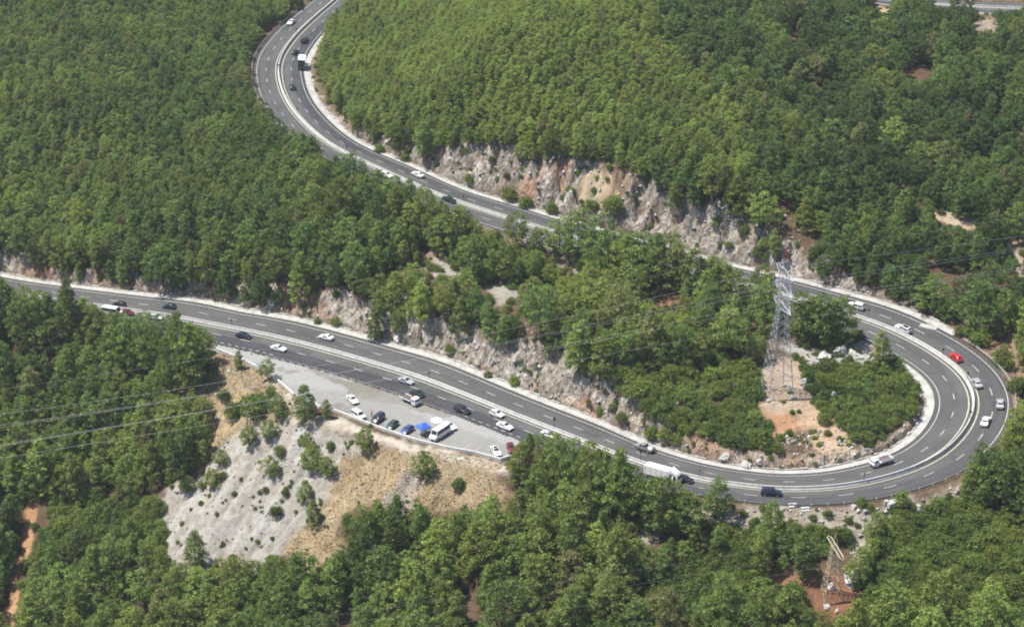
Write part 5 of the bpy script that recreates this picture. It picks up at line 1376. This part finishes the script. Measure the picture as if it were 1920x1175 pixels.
for poly in MAQUIS:
    a = np.array(poly); u0, u1, v0, v1 = a[:, 0].min(), a[:, 0].max(), a[:, 1].min(), a[:, 1].max()
    cand = []
    for _ in range(2600):
        u, v = RNG.uniform(u0, u1), RNG.uniform(v0, v1)
        if in_poly(np.array([u]), np.array([v]), poly)[0] and -40 < u < 1960 and v < 1215: cand.append((u, v))
    got = []
    for u, v in cand:
        r = 1.2+1.5*RNG.random()**1.4; rp = r*7.4
        if any((u-x)**2+((v-y)*1.7)**2 < (.62*(rp+q))**2 for x, y, q in got): continue
        got.append((u, v, rp)); p = hit(u, v)
        d = np.abs(nearest(p[0], p[1])[2])[0]
        if d < 12.5: continue
        thick.append(dict(x=p[0], y=p[1], z=p[2], r=r, h=r*(1.25+.55*RNG.random()), t=float(np.clip(fbm(np.array([p[0]/7]), np.array([p[1]/7]), 2, 5)[0]*1.5-.45+RNG.normal()*.13, 0, 1)), lab=None, k=int(RNG.integers(5)), u=u, v=v))
thick.sort(key=lambda a: -a['r'])
print('thicket', len(thick), 'fixed', nfix)
IS, RS = thick[:215], thick[215:]
SLM = [('in the thicket left of the pylon', 1380, 690), ('in the thicket above the lower cutting', 1190, 720), ('in the thicket beside the end of the cutting', 1270, 790), ('in the thicket left of the red soil', 1380, 790), ('in the thicket by the inner apron', 1450, 850), ('in the thicket right of the pylon', 1560, 720), ('in the middle of the hairpin thicket', 1630, 750), ('in the thicket beside the inner lane', 1700, 740), ('in the thicket behind the small white truck', 1640, 820),
 ('in the thicket left of the gravel slope', 200, 985), ('in the thicket right of the orange track', 110, 1000), ('in the scrub below the pale rock strip', 1420, 1020), ('in the scrub left of the brown clearing', 1380, 1100), ('in the scrub at the bottom edge', 1270, 1150), ('in the scrub right of the cream pylon', 1680, 1080), ('in the scrub at the lower right corner', 1850, 1120), ('in the scrub below the concrete blocks', 1740, 1000), ('in the scrub under the right end of the guard rail', 1860, 1000)]
rk_ = sorted(a['r'] for a in IS); used = set()
for a in IS:
    order = sorted(SLM, key=lambda l: (a['u']-l[1])**2+((a['v']-l[2])*1.3)**2); nm = order[0][0]
    sz = 'small' if a['r'] < rk_[len(rk_)//3] else ('large' if a['r'] > rk_[2*len(rk_)//3] else 'middling')
    opts = [(abs(tj-min(3, int(a['t']*4)))+(kk != a['k'])*.5, tj, kk) for tj in range(4) for kk in range(5)]
    for _, tj, kk in sorted(opts):
        b = '%s %s %s bush %s' % (sz, SHK[kk], ('dark green', 'deep olive', 'mid green', 'yellow green')[tj], nm)
        if b not in used: break
    used.add(b); a['lab'] = b; a['k'] = kk
    if tj != min(3, int(a['t']*4)): a['t'] = (tj+.5)/4
SHSEED = {}
for a in sh+IS:
    o_ = bpy.data.objects.new('shrub', SHRUBS[a['k']]); COL.objects.link(o_); o_.location = (a['x'], a['y'], a['z']-.1)
    o_.rotation_euler = (0, 0, random.random()*6.28); o_.scale = (a['r']/1.5, a['r']/1.5, a['h']/2.1); o_['tint'] = float(a['t'])
    tag(o_, a['lab'], 'bush', 'bushes on the slopes' if a in sh else 'bushes in the thickets'); SHSEED.setdefault(a['k'], o_)
SHS = [SHSEED[k] for k in sorted(SHSEED)]
# low scrub as uncountable ground cover: in the thickets, along the cutting feet, on ledges and between the trees
pts = [(a['x'], a['y'], a['z']-.1, a['r']/1.5, a['h']/2.1, a['k'], a['t']) for a in RS]
up = lambda s, o: ((o > 0) & (s < S_APR1)) | ((o < 0) & (s > S_APR2))
def world_scatter(n, cond, r0, r1, tl, th):
    X = RNG.uniform(-170, 175, n); Y = RNG.uniform(290, 640, n); Zt = ground(X, Y); u, v, _ = project(np.c_[X, Y, Zt])
    s, o, d = nearest(X, Y); wf = np.interp(s, _g, WF); de = np.abs(d)-11.3*wf; ok = cond(X, Y, Zt, u, v, s, o, de) & (poly_dist(X, Y, PARK) > 1.2) & (np.abs(d) > np.where(up(s, o), 11.6, 10.4)*wf)
    return [(x, y, z-.08, r/1.5, r*h/2.1, k, t) for x, y, z, r, h, k, t in zip(X[ok], Y[ok], Zt[ok], RNG.uniform(r0, r1, ok.sum()), RNG.uniform(.9, 1.9, ok.sum()), RNG.integers(0, 5, ok.sum()), RNG.uniform(tl, th, ok.sum()))]
opn = lambda u, v: lookup(OMASK, u, v)
nz = lambda X, Y, k, sd: fbm(X/k, Y/k, 3, sd)
pts += world_scatter(30000, lambda X, Y, Z, u, v, s, o, de: up(s, o) & (de > .1) & (de < 2.2) & (nz(X, Y, 7, 7) > .52), .25, .75, .1, .7)          # feet of the cuttings
pts += world_scatter(22000, lambda X, Y, Z, u, v, s, o, de: up(s, o) & (de > 1.5) & (de < 13) & (nz(X, Y, 5, 8) > .515), .3, 1.2, .0, .6)           # ledges
pts += world_scatter(16000, lambda X, Y, Z, u, v, s, o, de: in_poly(u, v, [(600,400),(900,430),(1050,450),(1470,560),(1420,660),(1150,690),(900,620),(700,560)]) & (nz(X, Y, 6, 16) > .46), .4, 1.5, .0, .7)
pts += world_scatter(5000, lambda X, Y, Z, u, v, s, o, de: in_poly(u, v, [(1420,640),(1525,640),(1530,775),(1420,775)]) & (nz(X, Y, 4, 17) > .5), .3, .9, .1, .7)
pts += world_scatter(9000, lambda X, Y, Z, u, v, s, o, de: ~opn(u, v) & (Y < 470) & (nz(X, Y, 14, 10) > .42), .7, 1.7, .0, .5)                      # undergrowth between the trees
pts += world_scatter(26000, lambda X, Y, Z, u, v, s, o, de: in_poly(u, v, PATCH[0][2]) & (nz(X, Y, 5, 12) > .49), .15, .7, .0, .6)                    # specks on the gravel
pts += world_scatter(40000, lambda X, Y, Z, u, v, s, o, de: (in_poly(u, v, PATCH[6][2]) | in_poly(u, v, PATCH[9][2])) & (nz(X, Y, 3, 13) > .42), .25, 1.1, .0, .6)
pts += world_scatter(30000, lambda X, Y, Z, u, v, s, o, de: (in_poly(u, v, PATCH[1][2]) | in_poly(u, v, PATCH[3][2])) & (nz(X, Y, 5, 14) > .66), .2, .5, .1, .6)
print('scrub', len(pts))
scatter('scrub', 'low scrub and weeds scattered over ledges, verges and clearings', 'scrub', pts, SHS)
# dry grass tufts
M_HAY = NT('dry_grass_blades', .9, .1); _r = M_HAY.attr('clump', out='Fac'); M_HAY.col(M_HAY.ramp(_r, [(0., (0.216,0.158,0.086)), (.5, (0.302,0.230,0.130)), (1., (0.403,0.324,0.202))])); M_HAY = M_HAY.m
X = RNG.uniform(-110, 20, 160000); Y = RNG.uniform(320, 440, 160000); Zt = ground(X, Y); u, v, _ = project(np.c_[X, Y, Zt])
jx_ = (fbm(X/6, Y/6, 3, 71)-.5)*45
ok = (in_poly(u+jx_, v, PATCH[1][2]) | in_poly(u+jx_, v, PATCH[3][2])) & (fbm(X/3, Y/3, 3, 19)+.3*RNG.random(len(X)) > .5)
X, Y, Zt = X[ok], Y[ok], Zt[ok]; n = len(X); Q = np.zeros((n, 4, 3)); az = RNG.uniform(0, 6.28, n); wd = RNG.uniform(.08, .22, n); hh = RNG.uniform(.08, .26, n); dxy = np.c_[np.cos(az), np.sin(az)]
Q[:, 0, :2] = np.c_[X, Y]-dxy*wd[:, None]; Q[:, 1, :2] = np.c_[X, Y]+dxy*wd[:, None]; ln = RNG.normal(size=(n, 2))*.18
Q[:, 2, :2] = np.c_[X, Y]+dxy*wd[:, None]*.5+ln; Q[:, 3, :2] = np.c_[X, Y]-dxy*wd[:, None]*.5+ln; Q[:, :2, 2] = (Zt-.08)[:, None]; Q[:, 2:, 2] = (Zt+hh)[:, None]
me = quads_mesh('dry_grass', Q.reshape(-1, 3), n); a_ = me.attributes.new('clump', 'FLOAT', 'FACE'); a_.data.foreach_set('value', RNG.random(n).astype(np.float32)); me.materials.append(M_HAY)
o_ = bpy.data.objects.new('dry_grass', me); COL.objects.link(o_); tag(o_, 'dry straw coloured grass on the slope below the lay-by', 'grass', kind='stuff')
# loose stones
M_STONE = NT('loose_stone', .9, .15); _r = M_STONE.attr('clump', out='Fac'); M_STONE.col(M_STONE.ramp(_r, [(0., (0.158,0.144,0.130)), (.6, (0.302,0.288,0.266)), (1., (0.446,0.432,0.403))])); M_STONE = M_STONE.m
X = RNG.uniform(-115, 140, 120000); Y = RNG.uniform(315, 520, 120000); Zt = ground(X, Y); u, v, _ = project(np.c_[X, Y, Zt]); s, o, d = nearest(X, Y); wf = np.interp(s, _g, WF); de = np.abs(d)-11.3*wf
m0 = in_poly(u, v, PATCH[0][2]); m1 = in_poly(u, v, PATCH[1][2]); m2 = in_poly(u, v, PATCH[6][2]); m3 = up(s, o) & (de > .2) & (de < 12)
pr = .4*in_poly(u, v, [(1420,690),(1525,690),(1530,770),(1620,860),(1560,885),(1490,880),(1420,815)])+.30*m0+.12*m1+.8*m2+.36*m3+.3*lookup(SMASK, u, v)*(u > 300)+.18*in_poly(u, v, PATCH[9][2])+.3*in_poly(u, v, PATCH[18][2])
ok = (RNG.random(len(X)) < pr) & (poly_dist(X, Y, PARK) > .8) & (np.abs(d) > np.where(up(s, o), 11.4, 10.2)*wf)
X, Y, Zt, m3 = X[ok], Y[ok], Zt[ok], m3[ok]; n = len(X); sz = .08+.34*RNG.random(n)**3.2; m2_ = m2[ok]; sz = np.where(m2_, .10+.55*RNG.random(n)**3, sz); sz = np.where(m3, .12+.62*RNG.random(n)**4.5, sz)
oct_ = np.array([(1,0,0),(0,1,0),(-1,0,0),(0,-1,0),(0,0,1),(0,0,-.6)]); V = np.zeros((n, 6, 3)); V[:] = oct_*(1+.0)
V = V*(sz[:, None, None]*RNG.uniform(.6, 1.3, (n, 6, 1))); az = RNG.uniform(0, 6.28, n); ca, sa = np.cos(az)[:, None], np.sin(az)[:, None]
V = np.stack([V[..., 0]*ca-V[..., 1]*sa, V[..., 0]*sa+V[..., 1]*ca, V[..., 2]], -1)+np.c_[X, Y, Zt][:, None, :]
fo = np.array([(0,1,4),(1,2,4),(2,3,4),(3,0,4),(1,0,5),(2,1,5),(3,2,5),(0,3,5)]); Fa = (fo[None]+(np.arange(n)*6)[:, None, None]).reshape(-1, 3).astype(np.int32)
me = bpy.data.meshes.new('loose_stones'); me.vertices.add(n*6); me.vertices.foreach_set('co', V.astype(np.float32).ravel()); me.loops.add(Fa.size); me.loops.foreach_set('vertex_index', Fa.ravel()); me.polygons.add(len(Fa)); me.polygons.foreach_set('loop_start', np.arange(0, Fa.size, 3, dtype=np.int32)); me.update(calc_edges=True)
a_ = me.attributes.new('clump', 'FLOAT', 'FACE'); a_.data.foreach_set('value', np.repeat(RNG.random(n), 8).astype(np.float32)); me.materials.append(M_STONE)
o_ = bpy.data.objects.new('loose_stones', me); COL.objects.link(o_); tag(o_, 'loose pale stones strewn over the gravel slope and the cuttings', 'stones', kind='stuff')
print('stones', n)
# boulders
M_BLD = NT('pale_limestone', .9, .15); P = M_BLD.n('ShaderNodeTexCoord').outputs['Object']; f1 = M_BLD.noise(1.2, 6, P, .7); f2 = M_BLD.noise(5, 4, P, .7)
M_BLD.col(M_BLD.mix(M_BLD.ramp(f2, [(.35, .6), (.55, 0.)]), M_BLD.ramp(f1, [(.3, (.28,.27,.255)), (.6, (.50,.485,.455))]), (.5,.48,.45), 'MULTIPLY')).bump(f1, .6, .3); M_BLD = M_BLD.m
def boulder(u, v, wpx, hpx, label, seed, name='boulder'):
    p = hit(u, v); _, _, sc = project(p); r = wpx/sc[0]/2; h = hpx/sc[0]
    import bmesh
    bm = bmesh.new(); bmesh.ops.create_icosphere(bm, subdivisions=3, radius=1.0); rg = np.random.default_rng(seed); pl = [Vector(rg.normal(size=3)).normalized() for _ in range(14)]; of = rg.uniform(.42, .85, 14)
    for vt in bm.verts:
        for q, c in zip(pl, of):
            dd = vt.co.dot(q)-c
            if dd > 0: vt.co -= q*dd*.9
        vt.co *= 1+.09*rg.normal()
        vt.co.x *= r; vt.co.y *= r*.85; vt.co.z *= h*.75
    me = bpy.data.meshes.new(name); bm.to_mesh(me); bm.free(); me.materials.append(M_BLD); o_ = bpy.data.objects.new(name, me); COL.objects.link(o_)
    o_.location = (p[0], p[1], p[2]-.05); o_.rotation_euler = (0, 0, rg.uniform(0, 6)); tag(o_, label, 'boulder', 'pale boulders')
for i, a in enumerate([(1356,690,26,18,'pale rounded boulder at the edge of the trees left of the pylon'),(1376,728,20,16,'white jagged boulder in the thicket left of the pylon foot'),(1562,750,22,24,'tall white boulder in the thicket right of the pylon'),(1505,722,16,20,'white boulder close to the right of the pylon foot'),
 (1595,1088,44,34,'large pale rock beside the cream pylon'),(1560,1100,24,16,'grey rock at the foot of the cream pylon'),(1548,1140,18,10,'flat pale rock below the cream pylon'),(1570,1145,14,10,'small white rock below the cream pylon'),(1575,662,44,20,'grey slab of rock in the outcrop behind the pylon'),(1602,668,36,18,'right hand grey rock of the outcrop behind the pylon'),(1545,672,34,16,'left hand grey rock of the outcrop behind the pylon'),
 (1825,1005,20,14,'pale rock in the lower right scrub'),(1360,865,22,14,'pale rock at the inner apron left of the red soil'),(1400,872,26,16,'larger pale rock on the inner apron left of the red soil'),(1425,868,18,12,'small pale rock at the inner apron beside the bushes'),(745,640,22,18,'white rock at the foot of the lower cutting'),(430,697,16,8,'pale rock beside the grey green bush on the upper dry grass'),(475,822,14,8,'white rock between bushes on the gravel slope'),(1600,955,16,10,'grey rock on the pale strip below the hairpin'),(1720,955,26,14,'grey rock below the right of the hairpin rail')]):
    boulder(*a, seed=500+i)

# ------------------------------------------------------------------ thin summer haze
m = bpy.data.materials.new('haze'); m.use_nodes = True; t_ = m.node_tree; t_.nodes.clear()
ou = t_.nodes.new('ShaderNodeOutputMaterial'); pv_ = t_.nodes.new('ShaderNodeVolumePrincipled'); pv_.inputs['Color'].default_value = (.80,.88,1.0,1); pv_.inputs['Density'].default_value = .00008; pv_.inputs['Anisotropy'].default_value = .2
t_.links.new(pv_.outputs[0], ou.inputs['Volume'])
mb = MB(); zlo = float(ZG.min())-1; zhi = max(CZ+6, float(ZG.max())+30); mb.box((0, 0, (zlo+zhi)/2), (2*GX[-1]+40, 2*max(GY[-1], -GY[0])+40, zhi-zlo)); o_ = mb.build('haze', m); tag(o_, 'thin pale blue summer haze over the valley', 'haze', kind='stuff')
